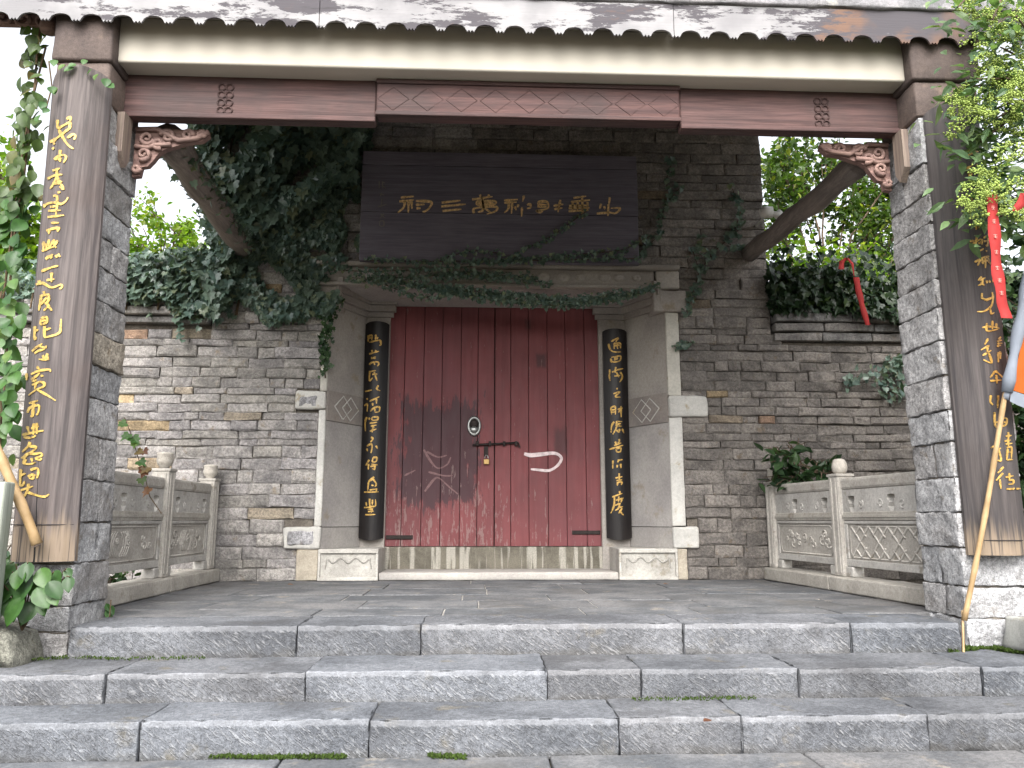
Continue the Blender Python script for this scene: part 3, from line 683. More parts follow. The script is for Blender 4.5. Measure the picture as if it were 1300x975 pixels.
# hinges
for own, pa, pb in ((dl, (490, 682), (524, 680)), (dr, (726, 676), (762, 678))):
    a = at_door(*pa); b = at_door(*pb); m = M(); m.box(a.x, b.x, YD - 0.016, YD - 0.003, a.z - 0.018, a.z + 0.018, 0.004); m.build('strap_hinge', 'iron', own)
# bolt
a = at_door(600, 565, YD - .02); b = at_door(658, 562, YD - .02)
bo = M(); bo.tube([(a.x, YD - .024, a.z), (b.x, YD - .024, b.z), (b.x + 0.012, YD - .024, b.z - 0.045)], 0.010, 8)
bolt = bo.build('sliding_bolt', 'iron', dl)
for px in (606, 622, 640, 655):
    c = at_door(px, 563.5); m = M(); m.box(c.x - 0.012, c.x + 0.012, YD - 0.040, YD - 0.002, c.z - 0.022, c.z + 0.022, 0.004); m.build('bolt_staple', 'iron', bolt)
c = at_door(617, 572); m = M(); m.box(c.x - 0.02, c.x + 0.02, YD - 0.014, YD - 0.003, c.z - 0.05, c.z + 0.04, 0.003); m.build('hasp', 'iron', dl)
# padlock
c = at_door(617.5, 586, YD - .03)
pk = thing('padlock', (c.x, YD - 0.03, c.z - 0.03), 'small brass padlock hanging below the iron door bolt', 'padlock')
m = M(); m.box(c.x - 0.026, c.x + 0.026, YD - 0.042, YD - 0.018, c.z - 0.025, c.z + 0.022, 0.005); m.build('lock_body', 'brass', pk)
m = M(); m.tube([(c.x + 0.017 * math.cos(t), YD - 0.03, c.z + 0.03 + 0.03 * math.sin(t)) for t in [math.pi * i / 8 for i in range(9)]], 0.005, 6); m.build('shackle', 'steel', pk)
# round pull plate
c = at_door(602, 541)
pp = M()
def disc(mm, cx, y0, cz, rx, rz, prof, n=22):
    vs = []; fs = []
    for a_, b_ in prof:
        for k in range(n): vs.append((cx + rx * a_ * math.cos(2 * math.pi * k / n), y0 - b_, cz + rz * a_ * math.sin(2 * math.pi * k / n)))
    q = len(prof)
    for i in range(q - 1):
        for k in range(n): fs.append((i * n + k, i * n + (k + 1) % n, (i + 1) * n + (k + 1) % n, (i + 1) * n + k))
    fs += [tuple(range(n - 1, -1, -1)), tuple((q - 1) * n + k for k in range(n))]
    mm.add(vs, fs)
disc(pp, c.x, YD - 0.003, c.z, 0.066, 0.098, [(1, 0), (1, 0.008), (0.86, 0.02), (0.72, 0.018), (0.66, 0.006)])
plate = pp.build('pull_plate', 'steel', dl, True)
m = M(); disc(m, c.x, YD - 0.009, c.z + 0.02, 0.04, 0.05, [(1, 0), (0.9, 0.008), (0.3, 0.012)]); m.build('pull_recess', 'iron', plate, True)
m = M(); disc(m, c.x - 0.002, YD - 0.012, c.z - 0.035, 0.036, 0.034, [(1, 0), (0.95, 0.01), (0.6, 0.02), (0.2, 0.022)]); m.build('pull_knob', 'steel', plate, True)

# ------------------------------------------------------------------ brush strokes
def smooth_path(pts, n=5):
    if len(pts) < 3: return [(pts[0][0] + (pts[1][0] - pts[0][0]) * i / 4, pts[0][1] + (pts[1][1] - pts[0][1]) * i / 4) for i in range(5)]
    out = []
    for i in range(len(pts) - 1):
        p0 = pts[max(i - 1, 0)]; p1 = pts[i]; p2 = pts[i + 1]; p3 = pts[min(i + 2, len(pts) - 1)]
        for k in range(n):
            t = k / n
            out.append(tuple(0.5 * ((2 * p1[a]) + (-p0[a] + p2[a]) * t + (2 * p0[a] - 5 * p1[a] + 4 * p2[a] - p3[a]) * t * t + (-p0[a] + 3 * p1[a] - 3 * p2[a] + p3[a]) * t ** 3) for a in (0, 1)))
    out.append(pts[-1]); return out
def brush(strokes, origin, s, wpx, place, thick, name, mat, parent, seed=0):
    """one character: tapered strokes laid on a surface; place(px, py) -> point on the surface"""
    r_ = random.Random(seed); mm = M()
    for st in strokes:
        path = smooth_path([(st[i], st[i + 1]) for i in range(0, len(st), 2)]); n = len(path)
        px = [(origin[0] + x / s, origin[1] + y / s) for x, y in path]
        L, Rr = [], []
        for i, (x, y) in enumerate(px):
            x2, y2 = px[min(i + 1, n - 1)]; x1, y1 = px[max(i - 1, 0)]
            dx, dy = x2 - x1, y2 - y1; q = math.hypot(dx, dy) or 1; t = i / (n - 1)
            wd = wpx * 0.5 * (0.55 + 0.75 * (1 - t) ** 0.6 * min(1, 0.5 + 4 * t)) * (1 + 0.18 * math.sin(t * 9 + seed))
            if abs(dx) > abs(dy): wd *= 0.88
            L.append(place(x - dy / q * wd, y + dx / q * wd)); Rr.append(place(x + dy / q * wd, y - dx / q * wd))
        o = Vector((0, -thick, 0)); vs = []
        for a, b in zip(L, Rr): vs += [a, b, a + o, b + o]
        fs = []
        for i in range(n - 1):
            k = 4 * i; j = k + 4
            fs += [(k + 2, k + 3, j + 3, j + 2), (k, k + 2, j + 2, j), (k + 1, j + 1, j + 3, k + 3)]
        fs += [(0, 1, 3, 2), (4 * n - 4, 4 * n - 2, 4 * n - 1, 4 * n - 3)]
        mm.add(vs, fs)
    return mm.build(name, mat, parent)
# spray mark and chalk marks on the door
brush([[765, 322, 800, 330, 860, 325, 930, 320, 965, 345, 945, 385, 900, 412, 850, 410, 800, 405]], (485, 500), 4.238, 4.2, lambda x, y: PY(x, y, YD - 0.0035), 0.001, 'spray_mark', 'white_spray', dr)
brush([[225, 300, 260, 360, 300, 400, 350, 380, 370, 340], [230, 525, 280, 460, 310, 455, 360, 500, 410, 540], [240, 310, 300, 340, 350, 330], [120, 440, 180, 410], [250, 420, 330, 440, 380, 440]], (485, 500), 4.238, 2.2, lambda x, y: PY(x, y, YD - 0.0035), 0.0008, 'chalk_mark', 'dust_mark', dl)

# ------------------------------------------------------------------ name plaque
YPL = 6.56
pa, pb = PY(460, 191, YPL), PY(810, 331, YPL)
px0, px1, pz0, pz1 = pa.x, PY(810, 260, YPL).x, PY(460, 331, YPL).z, PY(460, 191, YPL).z
plq = thing('name_plaque', ((px0 + px1) / 2, YPL + 0.05, pz0), 'wide dark wooden name plaque with gold characters above the door', 'plaque')
zs = [pz0, pz0 + (pz1 - pz0) * 0.44, pz0 + (pz1 - pz0) * 0.87, pz1]
for i in range(3):
    m = M(); m.box(px0 + rng.uniform(0, .006), px1 - rng.uniform(0, .006), YPL, YPL + 0.05, zs[i] + 0.0025, zs[i + 1] - 0.0025, 0.004)
    m.build('plank', 'plaque_wood', plq, False, greytint(0.92, 1.08, 0.01))
for xa in (px0 + .3, px1 - .4):
    m = M(); m.box(xa, xa + .1, YPL + 0.051, YW - 0.02, pz0 + .05, pz1 - .05); m.build('hanger', 'iron', plq)
PA = [[[235,130,370,118],[220,170,370,155],[275,165,265,230,205,285],[315,160,312,285],[345,165,350,245],[390,165,545,175,530,235,480,275,460,272],[390,205,480,200],[395,240,440,240]],
      [[655,182,850,160],[650,222,905,198],[665,268,860,250]],
      [[970,150,1180,120],[1050,100,1060,125],[1145,100,1135,125],[1015,170,1200,165,1190,200,1030,205,1015,170],[1025,190,1190,185],[1070,130,1085,250,1030,280],[990,290,1000,240,1215,225,1210,270,1120,300],[1090,235,1160,280]]]
PB = [[[0,160,140,150],[0,185,130,175],[50,180,40,250,0,285],[85,180,75,295],[110,220,125,260],[205,110,190,170],[185,230,180,325],[235,205,270,200,270,235,235,240],[145,200,140,230]],
      [[355,170,440,175,450,240,335,265],[355,170,350,235],[360,200,440,205],[360,225,440,225],[330,260,370,285,400,265],[350,265,340,280],[580,155,555,280],[510,215,610,200],[515,250,600,235]],
      [[715,135,845,115],[690,175,885,155],[705,190,705,260],[670,215,870,210],[665,240,880,235],[665,270,870,262],[760,180,755,260],[805,130,808,345],[860,180,860,265]],
      [[1090,130,1080,200],[1000,195,985,245],[955,295,1080,285,1150,290,1195,240,1100,240],[1075,200,1070,320],[1030,220,1040,250]]]
on_plq = lambda x, y: PY(x, y, YPL - 0.001)
for k, ch in enumerate(PA): brush(ch, (480, 235), 8.125, 2.7, on_plq, 0.006, 'character', 'gold_dull', plq, k)
for k, ch in enumerate(PB): brush(ch, (640, 235), 8.125, 2.5, on_plq, 0.006, 'character', 'gold_dull', plq, k + 5)
for k, ch in enumerate(([[245,295,245,350],[265,300,290,310],[270,305,270,350],[270,330,295,350]], [[250,390,280,400],[262,385,255,410]], [[265,430,260,490],[235,490,300,470]], [[255,540,285,570],[280,540,250,575]], [[250,595,278,595,278,630,250,630,250,595]])):
    brush(ch, (440, 180), 5.908, 1.3, on_plq, 0.003, 'signature_character', 'faint_paint', plq, k)

# ------------------------------------------------------------------ couplets beside the door
def curved_board(name, mat, parent, xl, xr, y0, sag, z0, z1, arch=0.0, n=12, thick=0.03, nz=10, foot_arch=0.0, lean=0.0):
    """convex board: front bulges by sag towards the viewer; xl, xr may differ between bottom and top by taper"""
    mm = M(); vs = []
    for k in range(nz + 1):
        for i in range(n + 1):
            t = i / n; b = 1 - (2 * t - 1) ** 2
            za = z0 - foot_arch * b; zb = z1 + arch * math.sqrt(max(b, 0)) - arch
            vs.append((xl + (xr - xl) * t, y0 - sag * b, za + (zb - za) * k / nz))
    fs = [(k * (n + 1) + i, k * (n + 1) + i + 1, (k + 1) * (n + 1) + i + 1, (k + 1) * (n + 1) + i) for k in range(nz) for i in range(n)]
    b0 = len(vs)
    for k in (0, nz):
        for i in range(n + 1):
            v = vs[k * (n + 1) + i]; vs.append((v[0], y0 + thick - sag * 0.3 * (1 - (2 * i / n - 1) ** 2), v[2]))
    for i in range(n):
        fs.append((i + 1, i, b0 + i, b0 + i + 1)); a = nz * (n + 1) + i; c = b0 + n + 1 + i; fs.append((a, a + 1, c + 1, c))
        fs.append((b0 + i, c, c + 1, b0 + i + 1))
    fs.append((0, *[k * (n + 1) for k in range(1, nz + 1)], b0 + n + 1, b0)); fs.append((n, b0 + n, b0 + 2 * n + 1, *[k * (n + 1) + n for k in range(nz, 0, -1)]))
    mm.add([(v[0] - lean * (v[2] - z0), v[1], v[2]) for v in vs], fs)
    o = mm.build(name, mat, parent, True)
    md = o.modifiers.new('edge', 'EDGE_SPLIT'); md.split_angle = R(40)
    return o
def on_curved(xl, xr, y0, sag, lean=0.0, z0=0.0):
    def f(px, py):
        p = PY(px, py, y0 - sag)
        for _ in range(3):
            t = min(max((p.x + lean * (p.z - z0) - xl) / (xr - xl), 0), 1); p = PY(px, py, y0 - sag * (1 - (2 * t - 1) ** 2) - 0.0008)
        return p
    return f
YC = YD - 0.10
CL = [((455, 420), 13.93, [[[175,80,175,190],[175,95,240,80,235,160],[180,130,235,120],[190,200,390,160],[310,70,300,160],[340,110,330,150],[390,170,400,240,370,260]],
        [[190,410,365,360],[240,340,250,400],[310,340,300,380],[225,490,310,460],[225,475,305,490],[195,600,240,560,340,550,360,590,335,625],[275,550,290,605]],
        [[205,710,195,880,250,830],[220,720,310,700],[245,770,335,765],[280,730,330,885]]]),
      ((455, 480), 13.93, [[[120,240,240,210],[355,130,325,190,385,225]],
        [[150,355,160,385],[105,490,160,460,155,590],[195,410,370,330],[320,360,320,450],[250,440,255,490],[210,590,270,530,370,510,365,590,290,605],[290,540,290,590]],
        [[150,690,120,780,125,940],[195,700,190,740],[245,690,340,690,330,740,240,740,245,690],[200,800,330,780],[220,850,320,830],[200,940,320,900],[270,840,240,960]]]),
      ((455, 545), 13.93, [[[220,145,260,160,215,230],[150,300,230,260,240,340,220,420],[150,340,160,390],[310,290,340,345]],
        [[190,540,130,640],[180,610,175,710],[260,500,325,500,310,570,250,570,260,500],[230,620,340,630],[215,660,310,640],[290,640,285,710,240,690]]]),
      ((455, 600), 13.93, [[[280,75,190,150,165,320],[260,110,315,200,290,250],[230,220,270,230],[200,310,300,290],[100,345,360,340],[320,280,320,330],[200,150,270,110]],
        [[135,520,145,590],[200,460,210,590,300,580,300,470],[250,480,245,570],[100,620,300,600],[165,650,260,640],[170,690,270,680],[240,640,230,710],[120,745,300,740]]])]
CR = [((762, 420), 12.19, [[[170,165,280,105],[280,110,240,170],[130,200,150,280,210,325,320,325],[220,190,215,280],[260,190,270,280],[310,190,315,270],[215,230,310,220],[215,195,310,185]],
        [[165,430,180,480,290,470,320,420,300,390,170,410],[230,410,225,460],[265,410,250,450]],
        [[150,600,140,700,155,775],[240,560,230,650],[260,605,355,585],[180,640,260,610],[250,640,290,720],[310,640,345,710,300,795],[220,700,310,690]],
        [[255,885,265,910],[205,975,300,945,230,1020,315,1025]]]),
      ((762, 500), 12.19, [[[165,210,175,325],[165,210,230,200,235,320],[175,250,230,245],[175,285,230,280],[270,240,350,220],[320,190,325,360],[310,250,280,290]],
        [[215,430,175,500,170,600],[240,430,340,430],[250,440,250,520,195,625],[270,470,320,460],[280,500,330,500],[300,540,290,600],[340,540,365,610],[250,560,290,600]],
        [[290,700,300,740],[230,740,250,790],[215,800,325,760],[140,860,355,795],[250,850,250,900],[250,850,315,835,310,895,250,900],[285,740,280,790]]]),
      ((762, 575), 10.83, [[[175,105,170,215],[255,90,240,130],[255,100,310,90],[235,165,230,200],[280,150,285,210]],
        [[210,345,305,325],[260,280,262,375],[225,380,300,370],[240,400,235,450],[245,405,295,400,290,440]],
        [[265,525,270,560],[165,605,305,555],[195,600,190,720,145,830],[215,650,320,620],[255,600,250,680],[300,620,285,680],[205,720,280,690],[270,690,250,760,205,790],[250,750,310,740],[300,760,255,830],[270,800,320,855]]])]
for (ptop, pbot, xl_px, xr_px, data, lab) in ((409, 686, 459.5, 490, CL, 'narrow black couplet board with gold writing left of the red door'), (415, 686, 768, 799, CR, 'narrow black couplet board with gold writing right of the red door')):
    xl, xr = PY(xl_px, 550, YC).x, PY(xr_px, 550, YC).x; z0, z1 = PY(480, pbot, YC).z, PY(480, ptop, YC).z
    t = thing('couplet_board', ((xl + xr) / 2, YC, z0), lab, 'couplet board', 'narrow couplets beside the door')
    curved_board('board', 'lacquer_black', t, xl, xr, YC + 0.01, 0.05, z0 + 0.02, z1, 0.02, thick=0.03, foot_arch=0.02)
    pl_ = on_curved(xl, xr, YC + 0.01, 0.05); q = 0
    for org, s, chs in data:
        for ch in chs: brush(ch, org, s, 2.0, pl_, 0.003, 'character', 'gold_paint', t, q); q += 1

# ------------------------------------------------------------------ stone pillars
YF, YB = 3.98, 4.36
LX0, LX1 = PY(16, 690, 3.935).x, PY(136, 760, YB).x
RX0, RX1 = PY(1150, 500, YB).x, PY(1150, 500, YB).x + 0.46
LEAN = 0.02                                    # the left pillar leans a little outwards
LT = LX1 - LEAN * 2.8
def lean_over(m, k):
    if k: m.v = [(p[0] - k * p[2], p[1], p[2]) for p in m.v]
    return m
def pillar(label, x0, x1, zs, inner, seed, xn=None, lean=0.0):
    xw = x1; x1 = xn or x1
    t = thing('stone_pillar', ((x0 + x1) / 2, (YF + YB) / 2, zs[0]), label, 'pillar', 'stone gate pillars')
    r_ = random.Random(seed)
    m = M(); m.box(x0 + 0.014, x1 - 0.014, YF + 0.014, YB - 0.014, zs[0], zs[-1]); lean_over(m, lean).build('pillar_core', 'mortar', t)
    xs_ = x1
    for i in range(len(zs) - 1):
        x1 = xw if zs[i + 1] < 0.36 else xs_
        za, zb = zs[i] + 0.003, zs[i + 1] - 0.003
        w_ = (x1 - x0) * r_.uniform(0.35, 0.6)
        cuts = [(x0, x0 + w_ - 0.004), (x0 + w_ + 0.004, x1)] if r_.random() < 0.7 else [(x0, x1)]
        for a, b in cuts:
            edge = (b == x1 and inner > 0) or (a == x0 and inner < 0)
            ysp = YF + (YB - YF) * r_.uniform(0.4, 0.65)
            segs = [(YF, ysp - 0.003), (ysp + 0.003, YB)] if (edge and r_.random() < 0.3) else [(YF, YB)]
            for ya, yb in segs:
                m = M(); j = lambda: r_.uniform(-0.008, 0.008)
                m.rough(a + (j() if a == x0 else 0), b + (j() if b == x1 else 0), ya + (j() if ya == YF else 0), yb, za, zb, 0.025, 0.005, 0.009, r_.random() * 90, 17.0, 0.018)
                c = greytint(0.88, 1.14, 0.02)
                if r_.random() < 0.015: c = (1.0, 0.9, 0.74, 1)
                lean_over(m, lean).build('stone_block', 'pillar_stone', t, True, c)
    # dark rendered head
    x1 = xs_
    zc0 = zs[-1]; zc1 = 3.285
    m = M(); m.rough(x0 - 0.012, x1 - 0.0, YF - 0.01, YB, zc0 + 0.002, zc0 + (zc1 - zc0) * 0.42, 0.08, 0.012, 0.006, seed); lean_over(m, lean).build('pillar_head', 'dark_plaster', t, True, (0.62, 0.58, 0.57, 1))
    m = M(); m.rough(x0 - 0.03, x1 + 0.012, YF - 0.03, YB, zc0 + (zc1 - zc0) * 0.42 + 0.003, zc1, 0.08, 0.014, 0.008, seed + 2); lean_over(m, lean).build('pillar_head', 'dark_plaster', t, True, (0.42, 0.40, 0.41, 1))
    return t
zl_ = lambda px, py: PY(px, py, YF).z
LZ = [S1 - 0.01] + [zl_(100, py) for py in (803, 770, 716, 663, 608, 551, 502, 460, 418, 376, 334, 296, 257, 215, 172, 128)]
RZ = [S1 - 0.01] + [zl_(1210, py) for py in (786, 745, 695, 650, 605, 560, 520, 476, 432, 391, 355, 318, 283, 246, 208, 150)]
pillar('rough grey stone pillar left of the steps, creeper down its side', LX0, LX1, LZ, 1, 3, None, LEAN)
pillar('rough grey stone pillar right of the steps beside the bamboo flagpole', RX0, RX1, RZ, -1, 9, RX0 + 0.36)

# ------------------------------------------------------------------ big couplet boards on the pillars
mat_wood('board_left', G(97, 90, 88), G(67, 62, 62), G(80, 69, 65), 'Z', 0.5, 0.65, 0.75, 0.8, crack=(PY(41, 713, 3.86).x, PY(49, 570, 3.86).x, PY(41, 713, 3.86).z, PY(49, 570, 3.86).z), foot=PY(41, 690, 3.86).z - .13)
mat_wood('board_right', G(78, 73, 72), G(55, 52, 53), G(66, 60, 58), 'Z', 0.5, 0.6, 0.75, 0.8, foot=PY(1260, 690, 3.86).z - .16)  # wood darker than the left board: tree shade put into the colour
YB0, SAG = 3.955, 0.085
bx0, bx1 = PY(12, 690, YB0 - 0.02).x, PY(95, 690, YB0 - 0.02).x
cx0 = PY(1207, 450, YB0 - 0.02).x; cx1 = cx0 + (bx1 - bx0) * 1.02
A1 = [[[270,100,268,190],[270,190,330,160,400,120],[365,95,405,70,400,115],[400,120,395,185,350,225,315,255],[190,330,250,300,300,260,390,185],[285,205,330,290,380,360,435,400],[370,285,430,250,455,265,440,305],[250,290,230,330,240,355],[215,405,235,385]],
      [[300,410,292,470,280,520],[235,510,290,470,340,465,360,490,330,545],[240,490,265,515],[300,490,295,535]],
      [[220,625,295,600],[265,610,262,660],[165,710,250,670,320,665],[270,670,240,740,195,810],[250,730,320,740],[225,760,300,760,330,815,290,790],[270,690,290,740],[270,850,300,845],[225,885,265,880]]]
A2 = [[[210,105,250,70,330,60,390,75,440,40,460,5],[345,-15,350,60,335,190],[275,105,345,95],[255,145,385,140],[250,210,420,190],[215,75,215,110]],
      [[285,270,365,268],[235,350,300,330,370,320,350,360],[265,345,262,385],[350,350,365,320]],
      [[210,460,205,560],[260,440,262,540],[190,560,262,530,330,510],[320,440,270,520],[355,450,320,500,340,525],[240,480,235,530],[225,640,290,605,300,590],[260,610,235,650],[335,600,345,630],[355,590,380,620],[290,610,280,640]],
      [[185,770,270,735,360,710],[290,780,290,820,288,880],[240,860,320,850],[130,905,200,890,290,935,390,905,395,935,370,950],[150,880,175,865]]]
A3 = [[[290,40,300,70],[250,90,350,70],[265,95,240,240],[350,80,300,130,260,180],[330,110,350,120,310,170],[310,150,345,200,375,240],[350,180,290,240]],
      [[265,320,320,305,320,360,260,380,262,320],[265,345,315,340],[200,400,195,530,215,510],[205,450,235,435],[300,400,300,500,330,510,450,470,465,400,470,325],[300,440,365,420]],
      [[170,660,215,620,275,580],[230,600,300,620,320,600],[195,680,245,650,300,640],[280,700,300,740,330,745],[330,680,300,740,240,740],[320,690,340,750]]]
A4 = [[[300,85,325,110],[240,165,320,130,430,115,440,140],[195,155,195,225],[240,220,300,180,330,150],[340,180,370,180],[250,240,300,220],[250,275,330,245,375,255,370,290,300,320,215,380],[290,250,280,315],[290,315,390,370,495,435]],
      [[220,465,310,435],[270,455,262,500],[205,560,230,510,320,485,315,560,295,585],[265,500,255,595,235,590]],
      [[270,670,265,790],[300,665,300,780],[200,700,220,760],[150,790,260,765,370,745],[240,725,320,700],[165,810,240,820,290,795]]]
A5 = [[[265,150,240,200,170,270],[255,200,335,210,290,260,160,340],[180,350,240,290,330,290,385,280,405,310,330,340,380,360,400,340],[215,350,190,400,260,410,330,390],[280,340,290,380],[330,200,320,240]],
      [[155,470,150,560,150,660,185,650,200,610],[160,540,210,520],[240,560,300,530,300,580,250,575],[270,480,350,460,360,520,345,580],[300,540,330,545],[245,640,235,720,190,790,165,790],[155,720,300,670],[230,740,330,775,430,795,490,765]]]
B1 = [[[160,115,230,90],[220,95,180,150],[150,170,260,135],[110,240,200,200,340,150],[225,150,235,250,215,235]],
      [[125,360,200,325],[160,350,165,430,195,420],[200,370,180,430],[230,330,270,315]], [[185,510,175,550],[150,640,260,610],[200,600,190,700],[150,720,250,690]], ]
B2 = [[[155,10,155,95],[195,15,185,80],[190,40,250,20,235,90],[200,70,260,75],[210,-20,240,10]],
      [[90,215,180,205],[160,170,150,250],[110,250,200,190],[180,240,210,215],[215,190,215,250],[230,180,275,170,270,260,255,250],[235,215,265,210]],
      [[165,330,200,310,230,290],[255,320,275,310],[140,430,230,380,290,370],[200,400,170,465],[215,390,225,450],[250,370,250,490],[270,380,295,440,350,440],[230,420,270,415]],
      [[210,580,175,620],[190,620,250,590],[220,600,215,650,175,670],[200,640,240,670],[260,620,265,650],[285,620,300,640],[330,610,330,640]],
      [[215,750,215,800,250,810],[320,740,325,790,260,830],[240,820,340,790],[330,800,310,880,240,935,165,940],[300,900,310,960,340,950]]]
B3 = [[[155,240,260,230,360,250],[210,190,215,280,340,260],[275,160,275,260],[320,190,325,250]],
      [[225,370,185,440],[240,450,140,505],[215,460,215,540],[160,570,260,510],[230,540,265,655,170,620],[350,380,375,350],[330,400,385,390],[335,430,390,425],[330,460,375,450],[345,530,345,650],[365,520,370,610]],
      [[310,750,250,830],[310,750,345,780,400,830],[250,870,310,865,380,860],[320,800,330,900]]]
B4 = [[[170,-60,165,0,190,30],[240,-60,235,60],[270,50,300,30]],
      [[205,100,210,220,240,240,310,220,320,160,250,165],[270,140,280,225],[215,195,315,195]],
      [[250,310,215,360],[170,440,260,385],[225,390,215,440],[200,490,265,440],[240,440,265,560,195,540],[335,290,340,340],[310,330,370,320],[300,375,360,365],[310,405,375,395],[335,340,335,430],[320,440,365,435,365,540],[330,450,320,555],[330,480,360,478],[325,555,380,550]],
      [[290,620,235,680],[285,680,220,750],[255,740,265,830],[345,680,345,750],[310,720,385,705],[340,750,380,745,380,780,335,785],[320,830,380,830,395,820],[410,830,450,825]]]
lb_z0, lb_z1 = PY(50, 713, YB0 - .04).z, PY(100, 88, YB0 - .04).z
rb_z0, rb_z1 = PY(1260, 705, YB0 - .04).z, PY(1200, 132, YB0 - .04).z
tL = thing('pillar_board', ((bx0 + bx1) / 2, YB0, lb_z0), 'large weathered wooden board with gold writing on the left pillar', 'couplet board', 'large couplets on the pillars')
curved_board('board', 'board_left', tL, bx0, bx1, YB0, SAG, lb_z0, lb_z1, 0.05, 20, 0.02, 30, 0.0, LEAN)
tR = thing('pillar_board', ((cx0 + cx1) / 2, YB0, rb_z0), 'large dark wooden board with gold writing on the right pillar', 'couplet board', 'large couplets on the pillars')
curved_board('board', 'board_right', tR, cx0, cx1, YB0, SAG, rb_z0, rb_z1, 0.05, 20, 0.02, 30)
oL, oR = on_curved(bx0, bx1, YB0, SAG, LEAN, lb_z0), on_curved(cx0, cx1, YB0, SAG); q = 0
for org, s, chs in (((40, 140), 8.125, A1), ((30, 250), 8.125, A2), ((20, 365), 8.125, A3), ((10, 455), 8.125, A4), ((10, 545), 9.2857, A5)):
    for ch in chs: brush(ch, org, s, 3.0, oL, 0.003, 'character', 'gold_bright', tL, q); q += 1
for org, s, chs in (((1210, 170), 8.125, B1), ((1220, 280), 8.125, B2), ((1230, 390), 9.2857, B3), ((1235, 510), 7.5, B4)):
    for ch in chs: brush(ch, org, s, 2.3, oR, 0.003, 'character', 'gold_paint', tR, q); q += 1
# wires that tie the boards
def wire(label, pts, par):
    m = M(); m.tube(pts, 0.0022, 5); o = m.build('tie_wire', 'wire', par)
for (xa, xb, py, par, f, pxs) in ((bx0, bx1, 666, tL, oL, range(6, 100, 8)), (cx0, cx1, 686, tR, oR, range(1234, 1306, 8))):
    wire('', [f(px, py) + Vector((0, -0.003, 0)) for px in pxs], par)

# ------------------------------------------------------------------ lintel beam, plaster beam, eave
YBM, YPB = 4.16, 4.03
def zline(y, pxa, pya, pxb, pyb): return (PY(pxa, pya, y).z + PY(pxb, pyb, y).z) / 2
bz0 = zline(YBM, 400, 153.5, 1000, 168); bzt = zline(YBM, 330, 107, 1000, 126)
zpb = zline(YPB, 300, 81, 1100, 103)
bm_ = thing('lintel_beam', (0.3, YBM + 0.1, bz0), 'long red brown wooden lintel beam between the two stone pillars', 'beam')
mx0, mx1 = PY(478, 130, YBM).x, PY(863, 150, YBM).x
x0, x1 = LT - 0.03, RX0 + 0.03
for a, b, dz, dy in ((x0, mx0 - 0.002, 0, 0), (mx1 + 0.002, x1, 0, 0)):
    m = M(); m.rough(a, b, YBM + dy, YBM + 0.07, bz0, bzt + 0.06, 0.2, 0.012, 0.003, 1); m.build('beam_section', 'beam_red', bm_, True)
    m = M(); m.box(a, b, YBM - 0.02, YBM - 0.001, bz0 - 0.002, bz0 + 0.03, 0.006); m.build('beam_moulding', 'beam_red', bm_, False, (0.9, 0.88, 0.88, 1))
m = M(); m.rough(mx0, mx1, YBM - 0.022, YBM + 0.07, bz0 + 0.036, zpb - 0.003, 0.2, 0.014, 0.003, 4); mid = m.build('beam_section', 'beam_red', bm_, True, (1.02, 0.98, 0.98, 1))
m = M(); m.box(mx0, mx1, YBM - 0.036, YBM - 0.0225, bz0 + 0.034, bz0 + 0.06, 0.005); m.box(mx0, mx1, YBM - 0.034, YBM - 0.0225, zpb - 0.03, zpb - 0.004, 0.005); m.build('beam_moulding', 'beam_red', bm_, False, (0.85, 0.84, 0.84, 1))
m = M(); zc = (bz0 + 0.05 + zpb - 0.03) / 2; hh = (zpb - 0.03 - bz0 - 0.05) / 2 - 0.02     # low carved lattice on the middle section
for k in range(9):
    xc = mx0 + (mx1 - mx0) * (k + 0.5) / 9
    m.tube([(xc - 0.09, YBM - 0.0225, zc), (xc, YBM - 0.0225, zc + hh), (xc + 0.09, YBM - 0.0225, zc), (xc, YBM - 0.0225, zc - hh), (xc - 0.09, YBM - 0.0225, zc)], 0.0028, 5)
m.build('carved_lattice', 'beam_red', mid)
for px, py in ((286, 128), (1044, 155)):        # carved ring bands
    c = PY(px, py, YBM); m = M()
    for k in range(4):
        for q in (-1, 1):
            zc = bz0 + 0.055 + k * 0.048
            m.tube([(c.x + q * 0.022 + 0.02 * math.cos(t), YBM - 0.003, zc + 0.02 * math.sin(t)) for t in [i * math.pi / 5 for i in range(11)]], 0.006, 5)
    m.build('carved_band', 'beam_red', bm_, False, (0.7, 0.66, 0.64, 1))
pbm = thing('plaster_beam', (0.3, 4.2, zpb), 'cream plaster beam under the eave above the wooden lintel', 'beam')
m = M(); m.rough(LT - 0.006, RX0 - 0.002, YPB, YB - 0.02, zpb, 3.298, 0.3, 0.012, 0.003, 3); m.build('beam_body', 'plaster', pbm, True)
m = M(); m.rough(LX0, RX1, YPB - 0.02, YB - 0.02, 3.30, 3.36, 0.3, 0.01, 0.003, 3); m.build('beam_top', 'plaster', pbm, True)
